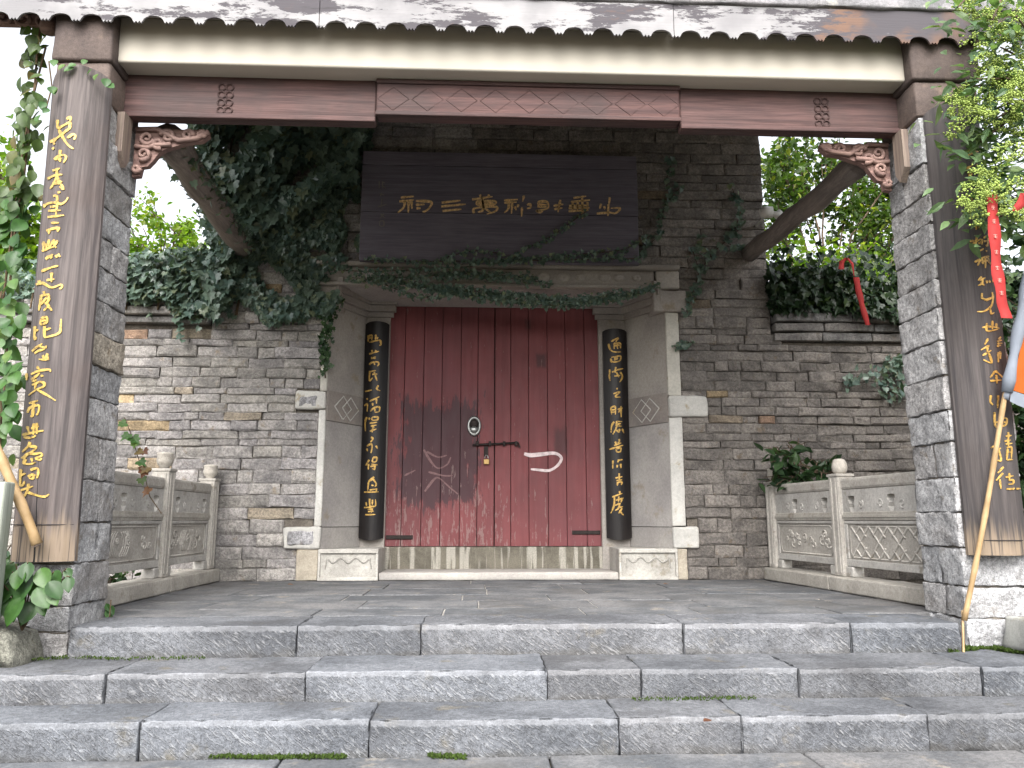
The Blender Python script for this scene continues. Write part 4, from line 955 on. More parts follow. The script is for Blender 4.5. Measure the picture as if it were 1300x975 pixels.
# roof
rf = thing('porch_roof', (0.3, 5.0, 3.3), 'tiled porch roof with scalloped weathered eave boards along its front', 'roof')
YE = 3.90; zf = zline(YE, 200, 24, 1100, 57)
def roofz(y): return zf + 0.24 + (y - YE) * 0.42
m = M(); vs = []
for yy in (YE + 0.012, YW + 0.3):
    for zz in (roofz(yy), roofz(yy) + 0.09):
        vs += [(-2.9, yy, zz), (3.5, yy, zz)]
m.add(vs, [(0, 1, 5, 4), (2, 6, 7, 3), (0, 2, 3, 1), (4, 5, 7, 6), (0, 4, 6, 2), (1, 3, 7, 5)]); m.build('roof_deck', 'roof_grey', rf)
for k in range(13):
    xr_ = -2.7 + k * 0.5; m = M(); vs = []
    for yy in (YE + 0.02, YW - 0.02):
        for zz in (roofz(yy) - 0.07, roofz(yy) - 0.002): vs += [(xr_ - .03, yy, zz), (xr_ + .03, yy, zz)]
    m.add(vs, [(0, 1, 5, 4), (2, 6, 7, 3), (0, 2, 3, 1), (4, 5, 7, 6), (0, 4, 6, 2), (1, 3, 7, 5)]); m.build('rafter', 'tie_wood', rf)
k = -2.9
while k < 3.5:                                  # rows of round cover tiles
    m = M(); m.tube([(k, yy, roofz(yy) + 0.10) for yy in (YE - 0.03, 4.6, 5.7, YW + 0.2)], 0.045, 8); m.build('roof_tile_row', 'roof_grey', rf, True, greytint(0.8, 1.1)); k += 0.15
m = M(); m.rough(-2.9, 3.5, YE - 0.02, YE + 0.05, zf + 0.205, zf + 0.30, 0.06, 0.012, 0.02, 8, 8); m.build('eave_bedding', 'roof_grey', rf, True)
# scalloped fascia boards
pitch = 0.165; xs0 = PY(77, 20, YE).x
cuts = [-2.9, PY(405, 30, YE).x, PY(856, 45, YE).x, 3.5]
for bi in range(3):
    a, b = cuts[bi] + 0.002, cuts[bi + 1] - 0.002
    low = []
    n = int((b - a) / 0.004)
    for i in range(n + 1):
        x = a + (b - a) * i / n; ph = ((x - xs0 + pitch / 2) % pitch) / pitch - 0.5      # 0 at an arch centre
        if abs(ph) < 0.34: zz = 0.036 * math.sqrt(max(0, 1 - (ph / 0.34) ** 2)) + 0.004
        else:
            u = (abs(ph) - 0.34) / 0.16; zz = 0.0 + 0.014 * abs(((u * 1.5) % 1) - 0.5) * 2 - 0.006
        low.append((x, zf + zz))
    m = M(); ztop = zf + 0.20; vs = []; nn = len(low)
    for yy in (YE, YE + 0.011):
        vs += [(x, yy, z_) for x, z_ in low] + [(x, yy, ztop) for x, _ in low]
    fs = []
    for i in range(nn - 1):
        fs += [(i, i + 1, nn + i + 1, nn + i), (2 * nn + i + 1, 2 * nn + i, 3 * nn + i, 3 * nn + i + 1), (i + 1, i, 2 * nn + i, 2 * nn + i + 1), (nn + i, nn + i + 1, 3 * nn + i + 1, 3 * nn + i)]
    fs += [(0, nn, 3 * nn, 2 * nn), (nn - 1, 3 * nn - 1, 4 * nn - 1, 2 * nn - 1)]
    m.add(vs, fs); m.build('eave_board', 'fascia_paint', rf, False, (1, 1, 1, 1))

# tie beams to the gate wall
def tie(label, pf, pb, rad, corbel):
    a = PY(pf[0], pf[1], 4.38); b = PY(pb[0], pb[1], YW - 0.02)
    t = thing('tie_beam', (b.x, b.y, b.z), label, 'beam', 'tie beams between front and gate wall')
    m = M(); n = 12
    m.tube([a.lerp(b, i / n) + Vector((0, 0, 0.012 * math.sin(i * 1.3))) for i in range(n + 1)], [rad * (1 + 0.06 * math.sin(i * 2.1)) for i in range(n + 1)], 12)
    m.build('log', 'tie_wood', t, True)
    if corbel: m = M(); m.rough(b.x - 0.06, b.x + 0.2, YW - 0.16, YW - 0.016, b.z - 0.34, b.z - rad - 0.004, 0.06, 0.02, 0.012, 5); m.build('corbel', 'grey_stone', t, True, (0.5, 0.43, 0.36, 1))
    return a, b
tieL = tie('dark ivy grown tie beam running back from the left pillar', (214, 176), (310, 318), 0.095, False)
tieR = tie('bare brown tie beam running back from the right pillar', (1092, 208), (952, 322), 0.078, False)

# carved brackets under the lintel
def spiral(c, r0, r1, a0, turns, n=18):
    return [(c[0] + (r0 + (r1 - r0) * i / n) * math.cos(a0 + turns * 2 * math.pi * i / n), c[1] + (r0 + (r1 - r0) * i / n) * math.sin(a0 + turns * 2 * math.pi * i / n)) for i in range(n + 1)]
def bracket(label, xin, sgn):
    t = thing('carved_bracket', (xin, 4.27, bz0 - 0.3), label, 'bracket', 'carved brackets under the lintel')
    yb_ = 4.27; W, H = 0.42, 0.30
    T = lambda u, v, y=0: Vector((xin + sgn * u * W, yb_ - 0.02 + y, bz0 - 0.012 - v * H))
    m = M(); m.prism([(0, 0.02), (0.98, 0.0), (1.0, 0.12), (0.9, 0.24), (0.72, 0.28), (0.55, 0.36), (0.42, 0.42), (0.34, 0.5), (0.27, 0.66), (0.2, 0.78), (0.12, 0.8), (0.10, 0.98), (0.0, 1.0)], lambda u, v, tt: T(u, v, tt), 0.012, 0.05)
    m.build('bracket_body', 'carved_wood', t, False, (0.82, 0.78, 0.78, 1))
    m = M()
    for c, r0_, a0, tr in (((0.17, 0.22), 0.13, 0.3, 1.4), ((0.14, 0.55), 0.12, 2.0, -1.4), ((0.45, 0.18), 0.13, 3.3, 1.3), ((0.72, 0.14), 0.10, 0.2, -1.3), ((0.92, 0.12), 0.075, 2.2, 1.4), ((0.33, 0.33), 0.10, 1.0, 1.2), ((0.06, 0.85), 0.07, 0, 1.2)):
        sp = spiral(c, r0_, 0.02, a0, tr)
        m.tube([T(c[0] + (u - c[0]) * 0.8, c[1] + (v - c[1]) * 1.1) for u, v in sp], [0.015 - 0.006 * i / 18 for i in range(19)], 6)
    m.tube([T(0.02, 0.05), T(0.3, 0.03), T(0.6, 0.26), T(0.85, 0.2), T(1.0, 0.06)], 0.016, 6)
    m.tube([T(0.02, 0.4), T(0.2, 0.42), T(0.3, 0.36), T(0.5, 0.34)], 0.015, 6)
    m.build('scroll_carving', 'carved_wood', t, True)
    m = M(); xa_, xb_ = sorted((xin - sgn * 0.028, xin + sgn * 0.012)); m.prism([(4.09, bz0 - 0.004), (4.19, bz0 - 0.004), (4.19, bz0 - 0.25), (4.15, bz0 - 0.31), (4.09, bz0 - 0.24)], lambda u, v, tt: Vector((tt, u, v)), xa_, xb_); m.build('hanging_post', 'post_wood', t)
bracket('carved scroll bracket under the left end of the lintel beam', LT + 0.03, 1)
bracket('carved scroll bracket under the right end of the lintel beam', RX0 - 0.03, -1)
# carved frieze that runs on to the left of the left pillar
fr = thing('carved_frieze', (-2.7, 4.05, 2.95), 'carved scroll frieze at the top left beyond the left pillar', 'carving')
fa, fb = PY(-60, 14, 4.05), PY(70, 25, 4.05); zt_ = fb.z + 0.05
m = M(); m.box(fa.x - 0.3, fb.x - .0, 4.06, 4.09, zt_ - 0.08, zt_ - 0.01); m.build('frieze_panel', 'carved_wood', fr, False, (0.9, 0.86, 0.86, 1))
m = M(); m.box(fa.x - 0.3, fb.x, 4.03, 4.10, zt_ - 0.008, zt_ + 0.04, 0.005); m.build('frieze_rail', 'beam_red', fr)
m = M()
for k in range(6):
    c = (fb.x - 0.06 - 0.11 * k, zt_ - 0.05); m.tube([(u, 4.05, v) for u, v in spiral(c, 0.055, 0.01, k * 1.7, 1.3 if k % 2 else -1.3)], 0.012, 6)
m.build('frieze_scroll', 'carved_wood', fr, True)
m = M(); m.lathe((fb.x - 0.03, 4.05, zt_ - 0.13), [(0.01, -0.01), (0.04, 0.0), (0.048, 0.03), (0.045, 0.06), (0.03, 0.08)], 12); m.build('frieze_finial', 'carved_wood', fr, True)

# ------------------------------------------------------------------ stone balustrades
def balustrade(label, A, B, posts, panels, side, motif):
    """A (front) to B (wall) along the platform edge; side = sign of x towards the middle of the platform"""
    A = Vector(A); B = Vector(B); U = (B - A); L = U.length; U.normalize(); Nn = Vector((-U.y, U.x, 0))
    if Nn.x * side < 0: Nn = -Nn                # towards the platform
    t = thing('stone_balustrade', (A.lerp(B, .5).x, A.lerp(B, .5).y, 0), label, 'balustrade', 'stone balustrades of the platform')
    W = lambda u, n, z: A + U * u + Nn * n + Vector((0, 0, z))
    def bxx(mm, u0, u1, n0, n1, z0, z1, ch=0.006):
        b = M(); b.rough(u0, u1, n0, n1, z0, z1, 9e9, ch, 0.0, 0); mm.add([W(*p) for p in b.v], b.f)
    for (u0, u1) in ((-0.02, L * 0.55), (L * 0.55 + 0.006, L)):
        b = M(); b.rough(u0, u1, -0.11, 0.11, 0.002, 0.105, 0.09, 0.012, 0.005, u0 + 3); mm = M(); mm.add([W(*p) for p in b.v], b.f); mm.build('kerb', 'carved_stone', t, True, (0.9, 0.88, 0.84, 1))
    for u, zt in posts:
        mm = M(); hw = 0.062; z1 = zt
        bxx(mm, u - hw, u + hw, -hw, hw, 0.106, z1, 0.008)
        for k in (-1, 1):                        # fluted strips on the faces
            bxx(mm, u + k * 0.03 - 0.012, u + k * 0.03 + 0.012, hw - 0.002, hw + 0.006, 0.13, z1 - 0.03, 0.003)
            bxx(mm, u - hw - 0.006, u - hw + 0.002, k * 0.03 - 0.012, k * 0.03 + 0.012, 0.13, z1 - 0.03, 0.003)
        bxx(mm, u - hw - 0.008, u + hw + 0.008, -hw - 0.008, hw + 0.008, z1 - 0.02, z1, 0.004)
        po = mm.build('post', 'carved_stone', t, False, (1.0, 0.98, 0.95, 1))
        mm = M(); c = W(u, 0, z1)
        mm.lathe(c, [(0.035, 0.0), (0.032, 0.015), (0.05, 0.03), (0.058, 0.06), (0.052, 0.092), (0.056, 0.1), (0.056, 0.112), (0.03, 0.118)] if motif == 'scroll' or u > L * 0.8 else [(0.035, 0), (0.05, 0.02), (0.056, 0.05), (0.05, 0.08), (0.04, 0.105), (0.02, 0.112)], 16)
        mm.build('finial', 'carved_stone', po, True, (1.12, 1.08, 1.02, 1))
        for k in (-1, 1):                        # feet blocks under the panels
            if 0.1 < u + k * 0.1 < L - 0.02:
                mm = M(); bxx(mm, u + k * 0.064 if k > 0 else u - 0.15, u + 0.15 if k > 0 else u - 0.064, -0.045, 0.045, 0.106, 0.178, 0.01); mm.build('foot_block', 'carved_stone', t)
    for pi_, (u0, u1) in enumerate(panels):
        pn = thing('panel', (0, 0, 0), None, None); pn.parent = t; pn.location = W((u0 + u1) / 2, 0, 0.18) - Vector(t.location)
        z0, z1 = 0.18, 0.80
        mm = M(); bxx(mm, u0, u1, -0.045, 0.045, 0.715, z1, 0.02); mm.build('handrail', 'carved_stone', pn, False, (0.97, 0.95, 0.92, 1))
        mm = M(); bxx(mm, u0, u1, -0.04, 0.04, 0.50, 0.56, 0.006); bxx(mm, u0, u1, 0.04, 0.047, 0.52, 0.54, 0.002); mm.build('middle_rail', 'carved_stone', pn, False, (0.92, 0.9, 0.86, 1))
        # cloud shaped struts with openings between them
        n = max(2, int(round((u1 - u0) / 0.25)))
        for k in range(n + 1):
            uc = u0 + (u1 - u0) * k / n; mm = M(); hw = 0.074
            hp = (u1 - u0) / n / 2
            g_ = 1.0 if k % 2 else -1.0
            oa = [(-hp - .001, 0.716), (-hp - .001, 0.672), (-hp + .04, 0.668), (-hp + .046, 0.645), (-hp + .026, 0.618), (-hp + .036, 0.592), (-hp + .014, 0.559)]; ob = [(-hp - .001, 0.716), (-hp - .001, 0.559)]; out, outr = (oa, ob) if k % 2 else (ob, oa)
            poly = out + [(-a, b) for a, b in reversed(outr)]
            poly = [(min(max(uc + a, u0), u1), b) for a, b in poly]
            mm.prism(poly, lambda a, b, tt: W(a, tt, b), -0.036, 0.036)
            if u0 + .05 < uc < u1 - .05: mm.tube([W(uc + a, 0.036, 0.61 + b) for a, b in spiral((0, 0), .032, .008, k * 2.1, 1.2, 12)], 0.007, 5)
            mm.build('cloud_strut', 'carved_stone', pn)
        # carved slab: frame, field, relief
        mm = M(); f = 0.035
        bxx(mm, u0, u1, -0.035, 0.022, z0, 0.499, 0.004); slab_ = mm.build('carved_slab', 'carved_stone', pn, False, (0.93, 0.91, 0.88, 1))
        mm = M()
        for (a, b, c_, d_) in ((u0, u1, z0, z0 + 0.05), (u0, u1, 0.475, 0.498), (u0, u0 + f, z0 + 0.05, 0.475), (u1 - f, u1, z0 + 0.05, 0.475)):
            bxx(mm, a + .001, b - .001, 0.0225, 0.036, c_ + .001, d_ - .001, 0.004)
        mm.build('slab_frame', 'carved_stone', pn)
        mm = M(); ua, ub, za, zb = u0 + f + 0.015, u1 - f - 0.015, z0 + 0.065, 0.46
        rim = [(ua + .03, za), (ub - .03, za), (ub, za + .03), (ub, zb - .03), (ub - .03, zb), (ua + .03, zb), (ua, zb - .03), (ua, za + .03), (ua + .03, za)]
        mm.tube([W(a, 0.023, b) for a, b in rim], 0.006, 5)
        if motif == 'lattice' and pi_ == 0:
            s_ = (zb - za) / 3
            k = -8
            while k < 14:
                for dr_ in (1, -1):
                    p0 = (ua + k * s_, za if dr_ > 0 else zb); p1 = (p0[0] + (zb - za), zb if dr_ > 0 else za)
                    pts = [(p0[0] + (p1[0] - p0[0]) * i / 24, p0[1] + (p1[1] - p0[1]) * i / 24) for i in range(25)]
                    run = []
                    for i, (a, b) in enumerate(pts):
                        if ua < a < ub and (i // 8 + k) % 3 != 2: run.append(W(a, 0.023, b))
                        else:
                            if len(run) > 2: mm.tube(run, 0.009, 4)
                            run = []
                    if len(run) > 2: mm.tube(run, 0.009, 4)
                k += 1.5
        else:
            r_ = random.Random(pi_ + 5); um, zm = (ua + ub) / 2, (za + zb) / 2
            for k in range(16):
                c = (r_.uniform(ua + .05, ub - .05), r_.uniform(za + .05, zb - .05)); rr = r_.uniform(0.02, 0.045)
                mm.tube([W(a, 0.023, b) for a, b in spiral(c, rr, 0.006, r_.uniform(0, 6), r_.choice((-1.2, 1.2)), 12)], 0.0065, 5)
            if motif == 'scroll':
                for k in range(4):
                    for q in (-1, 1):
                        mm.tube([W(um + q * (0.02 + 0.03 * k + 0.05 * math.sin(th)), 0.023, za + 0.03 + (zb - za - .06) * th / 3.1) for th in [i * 0.31 for i in range(11)] if ua < um + q * (0.02 + 0.03 * k + 0.05 * math.sin(th)) < ub], 0.005, 5)
        mm.build('relief_carving', 'carved_stone', slab_, True, (1.08, 1.06, 1.03, 1))
LA, LBb = (-2.25, YB + 0.02, 0), (-2.25, YW - 0.03, 0); ll = LBb[1] - LA[1]
upx = lambda px, x_: [y_ for y_ in [YB + i * 0.005 for i in range(480)] if abs((lambda d: 650 + F_PX * ((x_ * math.cos(YAW) - y_ * math.sin(YAW)) / ((x_ * math.sin(YAW) + y_ * math.cos(YAW)) * math.cos(PITCH))))(0) - px) < 0.6]
yl1 = (upx(204, -2.25) or [5.5])[0]
balustrade('carved stone balustrade left of the platform, figures on its panels', LA, LBb, [(yl1 - LA[1], 0.865), (ll - 0.075, 0.845)],
           [(0.0, yl1 - LA[1] - 0.066), (yl1 - LA[1] + 0.066, ll - 0.141)], 1, 'scroll')
RA, RBb = (2.76, YB + 0.02, 0), (2.56, YW - 0.03, 0); rl = math.hypot(RBb[0] - RA[0], RBb[1] - RA[1])
yr1 = (upx(1069, 2.65) or [5.6])[0]
balustrade('carved stone balustrade right of the platform, lattice pattern on its panel', RA, RBb, [(yr1 - RA[1], 0.835), (rl - 0.075, 0.83)],
           [(0.0, yr1 - RA[1] - 0.066), (yr1 - RA[1] + 0.066, rl - 0.141)], -1, 'lattice')

# ------------------------------------------------------------------ leaves
def tmpl(kind):
    if kind == 'ivy':      # five lobes, folded along the midrib
        o = [(0, 0), (.30, -.12), (.52, .10), (.36, .30), (.40, .55), (.16, .58), (0, 1.0), (-.16, .58), (-.40, .55), (-.36, .30), (-.52, .10), (-.30, -.12)]
        vs = [(x, y, 0.16 * abs(x)) for x, y in o] + [(0, .42, -.03)]
        fs = [(i, (i + 1) % 12, 12) for i in range(12)]
    elif kind == 'oval':
        vs = [(0, 0, 0), (.24, .25, .07), (.27, .55, .06), (0, 1, -.06), (-.27, .55, .06), (-.24, .25, .07), (0, .5, 0)]
        fs = [(i, (i + 1) % 6, 6) for i in range(6)]
    elif kind == 'small':
        vs = [(0, 0, 0), (.32, .45, .08), (0, 1, -.05), (-.32, .45, .08)]; fs = [(0, 1, 2), (0, 2, 3)]
    elif kind == 'long':
        vs = [(0, 0, 0), (.15, .25, .04), (.17, .55, .02), (0, 1, -.12), (-.17, .55, .02), (-.15, .25, .04), (0, .5, -.02)]
        fs = [(i, (i + 1) % 6, 6) for i in range(6)]
    elif kind == 'broad':
        vs = []; rows = [(0, .03), (.12, .2), (.3, .33), (.5, .36), (.7, .28), (.87, .14), (1.0, .005)]
        for y_, w_ in rows:
            for c_ in (-1, -.5, 0, .5, 1): vs.append((w_ * c_, y_ - .03 * abs(c_), .10 * abs(c_) * w_ / .36 - .16 * y_ * y_))
        fs = []
        for a in range(6):
            for b in range(4): q = a * 5 + b; fs += [(q, q + 1, q + 6), (q, q + 6, q + 5)]
    return np.array(vs, float), fs
TM = {k: tmpl(k) for k in ('ivy', 'oval', 'small', 'long', 'broad')}
def foliage(name, parent, pts, nrm, tip, size, kind, mat, kindtag=None):
    """many leaves in one mesh; pts, nrm, tip are (n,3), size (n,)"""
    T, Fs = TM[kind]; n = len(pts); pts = np.asarray(pts, float); nrm = np.asarray(nrm, float); tip = np.asarray(tip, float)
    nrm = nrm / np.linalg.norm(nrm, axis=1, keepdims=True)
    tip = tip - nrm * np.sum(tip * nrm, 1, keepdims=True); tip /= (np.linalg.norm(tip, axis=1, keepdims=True) + 1e-9)
    sd_ = np.cross(tip, nrm)
    V = pts[:, None, :] + size[:, None, None] * (T[None, :, 0:1] * sd_[:, None, :] + T[None, :, 1:2] * tip[:, None, :] + T[None, :, 2:3] * nrm[:, None, :])
    off = np.array(worldloc(parent)) if parent is not None else 0
    V = (V - off).reshape(-1, 3); k = len(T)
    Fa = np.array(Fs)[None] + (np.arange(n) * k)[:, None, None]; Fa = Fa.reshape(-1, 3)
    me = bpy.data.meshes.new(name); me.from_pydata(V.tolist(), [], Fa.tolist())
    at = me.attributes.new('rnd', 'FLOAT', 'POINT'); at.data.foreach_set('value', np.repeat(nr.random(n), k).astype(np.float32))
    me.materials.append(MATS[mat])
    if kind == 'broad': me.polygons.foreach_set('use_smooth', [True] * len(me.polygons))
    me.update()
    o = link(name, me, parent)
    if kindtag: o['kind'] = kindtag
    return o
def rv(n, s=1.0): return nr.normal(0, s, (n, 3))
def single_leaf(name, parent, p, nrm, tip, size, mat, kind='oval'):
    return foliage(name, parent, [p], [nrm], [tip], np.array([size]), kind, mat)
def inpoly(x, y, poly):
    c = False; j = len(poly) - 1
    for i in range(len(poly)):
        xi, yi = poly[i]; xj, yj = poly[j]
        if (yi > y) != (yj > y) and x < (xj - xi) * (y - yi) / (yj - yi) + xi: c = not c
        j = i
    return c
def wall_leaves(poly, yw, n, depth, thr=0.0, fr=3.0, seed=0):
    """points spread over the part of a wall that an outline (pixels) covers; clumped by noise"""
    w_ = [PY(px, py, yw) for px, py in poly]; pl2 = [(p.x, p.z) for p in w_]
    xs = [p[0] for p in pl2]; zs_ = [p[1] for p in pl2]; out = []; tries = 0
    while len(out) < n and tries < n * 30:
        tries += 1; x = rng.uniform(min(xs), max(xs)); z_ = rng.uniform(min(zs_), max(zs_))
        if not inpoly(x, z_, pl2): continue
        d = mnoise.noise(Vector((x * fr, z_ * fr, seed)))
        if d < thr: continue
        out.append((x, yw - rng.random() ** 1.5 * depth * (0.5 + max(0, d + 0.3)), z_))
    return np.array(out)
def strand_leaves(paths, yw, step, jit):
    out = []
    for path in paths:
        q = [PY(px, py, yw) for px, py in path]
        for a, b in zip(q[:-1], q[1:]):
            k = max(1, int((b - a).length / step))
            for i in range(k):
                p = a.lerp(b, (i + rng.random()) / k); out.append((p.x + rng.gauss(0, jit), p.y - abs(rng.gauss(0, jit)), p.z + rng.gauss(0, jit)))
    return np.array(out)
def stems(paths, yw, rad, parent, name='stem', mat='vine_stem'):
    m = M()
    for path in paths:
        q = [PY(px, py, yw) for px, py in path]
        if len(q) > 1: m.tube(q, rad, 5)
    return m.build(name, mat, parent)
OUT = np.array([0, -1.0, 0.25]); DOWN = np.array([0, -0.25, -1.0])

# ivy over the left half of the gate wall
ivy = thing('ivy', tuple(PY(360, 405, YW)), 'dense dark ivy covering the gate wall left of the plaque', 'ivy')
p1 = wall_leaves([(268, 150), (330, 150), (470, 150), (470, 188), (456, 200), (452, 235), (400, 262), (345, 298), (285, 305), (272, 255), (266, 205)], YW - 0.02, 2600, 0.30, -0.25, 2.2, 1)
p2 = wall_leaves([(288, 300), (345, 298), (455, 230), (458, 335), (410, 345), (436, 380), (418, 400), (345, 412), (290, 400)], YW - 0.02, 3200, 0.12, -0.12, 3.2, 4)
p3 = strand_leaves([[(262, 150), (270, 220), (282, 300), (275, 390)]] * 7, YW - 0.15, 0.02, 0.06)
pp_ = np.concatenate([p1, p2, p3]); n = len(pp_); sz = np.concatenate([nr.uniform(.07, .135, len(p1)), nr.uniform(.04, .08, len(p2)), nr.uniform(.06, .11, len(p3))])
foliage('foliage', ivy, pp_, OUT + rv(n, .3), DOWN + rv(n, .3), sz, 'ivy', 'ivy_leaf')
stems([[(300, 400), (310, 340), (350, 280), (420, 220), (455, 160)], [(290, 390), (295, 300), (290, 200), (300, 155)], [(380, 400), (400, 340), (440, 300)]], YW - 0.03, 0.012, ivy)
# strand over the left jamb
js = thing('ivy_strand', tuple(PY(412, 470, YW - .04)), 'bright green ivy strand trailing down the pale left door jamb', 'ivy')
p = strand_leaves([[(424, 375), (416, 420), (408, 440), (412, 475)], [(430, 378), (420, 410), (413, 440), (414, 462)], [(405, 380), (410, 405)], [(418, 400), (413, 425), (415, 468)]], YW - 0.05, 0.014, 0.02); n = len(p)
foliage('foliage', js, p, OUT + rv(n, .4), DOWN + rv(n, .3), nr.uniform(.03, .055, n), 'ivy', 'dark_leaf'); stems([[(424, 375), (416, 420), (410, 445), (413, 480)]], YW - 0.03, 0.006, js)
# ivy on the top of the left wall
hv = thing('ivy_hedge', (-3.0, YW + .2, 2.41), 'ivy mound draped over the top of the low left wall', 'ivy')
p1 = wall_leaves([(60, 330), (175, 335), (240, 322), (290, 318), (296, 392), (262, 402), (235, 405), (212, 384), (165, 388), (60, 385)], YW - 0.03, 2200, 0.25, -0.45, 2.0, 7)
n1 = len(p1); p2 = np.stack([nr.uniform(-5.2, -2.36, 2600), nr.uniform(YW - .12, YW + .7, 2600), 2.38 + nr.random(2600) ** .8 * nr.uniform(.1, .55, 2600)], 1)
p3 = strand_leaves([[(228, 400), (234, 432)], [(190, 385), (192, 402)], [(275, 395), (280, 412)], [(250, 398), (252, 415)]], YW - .1, .03, .012)
p = np.concatenate([p1, p2, p3]); n = len(p)
foliage('foliage', hv, p, OUT * .8 + np.array([0, 0, .35]) + rv(n, .45), DOWN + rv(n, .4), nr.uniform(.045, .09, n), 'ivy', 'ivy_leaf')
m = M()
for k in range(10):
    x = -4.9 + k * 0.27; m.tube([(x, YW + .3, 2.38), (x + .1, YW + .2, 2.6), (x + .2, YW - .05, 2.55), (x + .22, YW - .12, 2.3)], .008, 5)
m.build('stem', 'vine_stem', hv)
# ivy on the left tie beam
ti = thing('ivy_strand', tuple(tieL[1]), 'ragged ivy growing along the top of the left tie beam', 'ivy')
pts = []
for i in range(520):
    t = rng.random() ** .8; c = tieL[0].lerp(tieL[1], t); a = rng.uniform(-.6, 3.6); r_ = .075 + rng.random() * .05 * (0.4 + t)
    pts.append((c.x + r_ * math.cos(a), c.y + rng.gauss(0, .02), c.z + r_ * math.sin(a) - (rng.random() < .15) * rng.random() * .15))
p = np.array(pts); n = len(p); foliage('foliage', ti, p, rv(n, .6) + np.array([0, -.4, .6]), DOWN + rv(n, .5), nr.uniform(.03, .065, n), 'ivy', 'ivy_leaf')
m = M(); m.tube([tieL[0].lerp(tieL[1], i / 8) + Vector((0, 0, .085)) for i in range(9)], .008, 5); m.build('stem', 'vine_stem', ti)
# vines along the lintel and plaque
VN = [('leafy vine hanging in a sagging fringe below the carved lintel', [[(440, 352), (480, 356), (520, 362), (600, 368), (680, 378), (760, 382), (830, 366)], [(520, 362), (580, 372), (660, 383), (740, 386)], [(480, 358), (530, 378), (600, 372)], [(560, 366), (640, 374), (730, 380), (790, 372)], [(700, 360), (640, 352), (560, 350)], [(540, 365), (620, 379), (700, 388), (780, 380), (835, 362)], [(470, 352), (520, 352), (600, 347), (680, 352)]], YW - .16, 0.0065, .02, (.025, .045)),
      ('dark vine creeping along the lower edge of the name plaque', [[(462, 330), (540, 332), (620, 331), (720, 330), (812, 328)], [(600, 334), (680, 328), (790, 318), (825, 300)], [(640, 330), (700, 300), (745, 268)], [(560, 328), (600, 318), (640, 322)], [(410, 342), (470, 345), (540, 342), (600, 338)]], YPL - .03, 0.011, .016, (.025, .045)),
      ('ivy sprigs climbing the bricks right of the name plaque', [[(870, 395), (880, 370), (888, 345), (905, 320), (935, 295), (945, 280)], [(838, 300), (836, 275), (848, 255), (862, 240)], [(812, 320), (836, 300)], [(880, 372), (868, 396)], [(888, 345), (880, 320), (895, 300)], [(920, 305), (940, 320)], [(855, 200), (845, 230), (850, 250)], [(930, 240), (940, 270), (930, 300)]], YW - .03, 0.016, .026, (.035, .07)),
      ('small ivy tuft on the outer edge of the right jamb', [[(856, 440), (866, 436), (880, 434)], [(858, 442), (872, 440)]], YW - .04, 0.007, .012, (.03, .05)),
      ('ivy patch on the right wall beside the right pillar', [[(1148, 470), (1120, 470), (1090, 478), (1070, 486)], [(1148, 480), (1110, 485)], [(1148, 460), (1125, 458)], [(1148, 490), (1130, 495)], [(1148, 450), (1130, 462)], [(1148, 500), (1120, 500)]], YW - .04, 0.012, .035, (.04, .07))]
for lab, paths, yv, st, jit, (s0, s1) in VN:
    t = thing('vine', tuple(PY(*paths[0][0], yv)), lab, 'vine'); p = strand_leaves(paths, yv, st, jit); n = len(p)
    foliage('foliage', t, p, OUT + rv(n, .5), DOWN + rv(n, .5), nr.uniform(s0, s1, n), 'ivy', 'ivy_leaf'); stems(paths, yv + .01, .004, t)
# dark ivy over the right wall
hv2 = thing('ivy_hedge', (3.9, YW + .2, 2.43), 'shaded ivy mass on top of the low right wall', 'ivy')
p1 = wall_leaves([(972, 345), (1140, 340), (1200, 350), (1300, 345), (1300, 420), (1140, 412), (1100, 405), (1050, 398), (978, 400)], YW - 0.03, 2400, 0.18, -0.5, 2.0, 3)
p2 = np.stack([nr.uniform(2.7, 5.2, 2600), nr.uniform(YW - .05, YW + .8, 2600), 2.4 + nr.random(2600) ** .7 * nr.uniform(.1, .75, 2600)], 1)
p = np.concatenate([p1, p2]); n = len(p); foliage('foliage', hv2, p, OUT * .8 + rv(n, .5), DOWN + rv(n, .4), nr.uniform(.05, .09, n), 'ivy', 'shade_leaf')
m = M()
for k in range(8): x = 2.9 + k * .28; m.tube([(x, YW + .3, 2.4), (x + .1, YW + .1, 2.7), (x + .15, YW - .06, 2.5)], .008, 5)
m.build('stem', 'vine_stem', hv2)

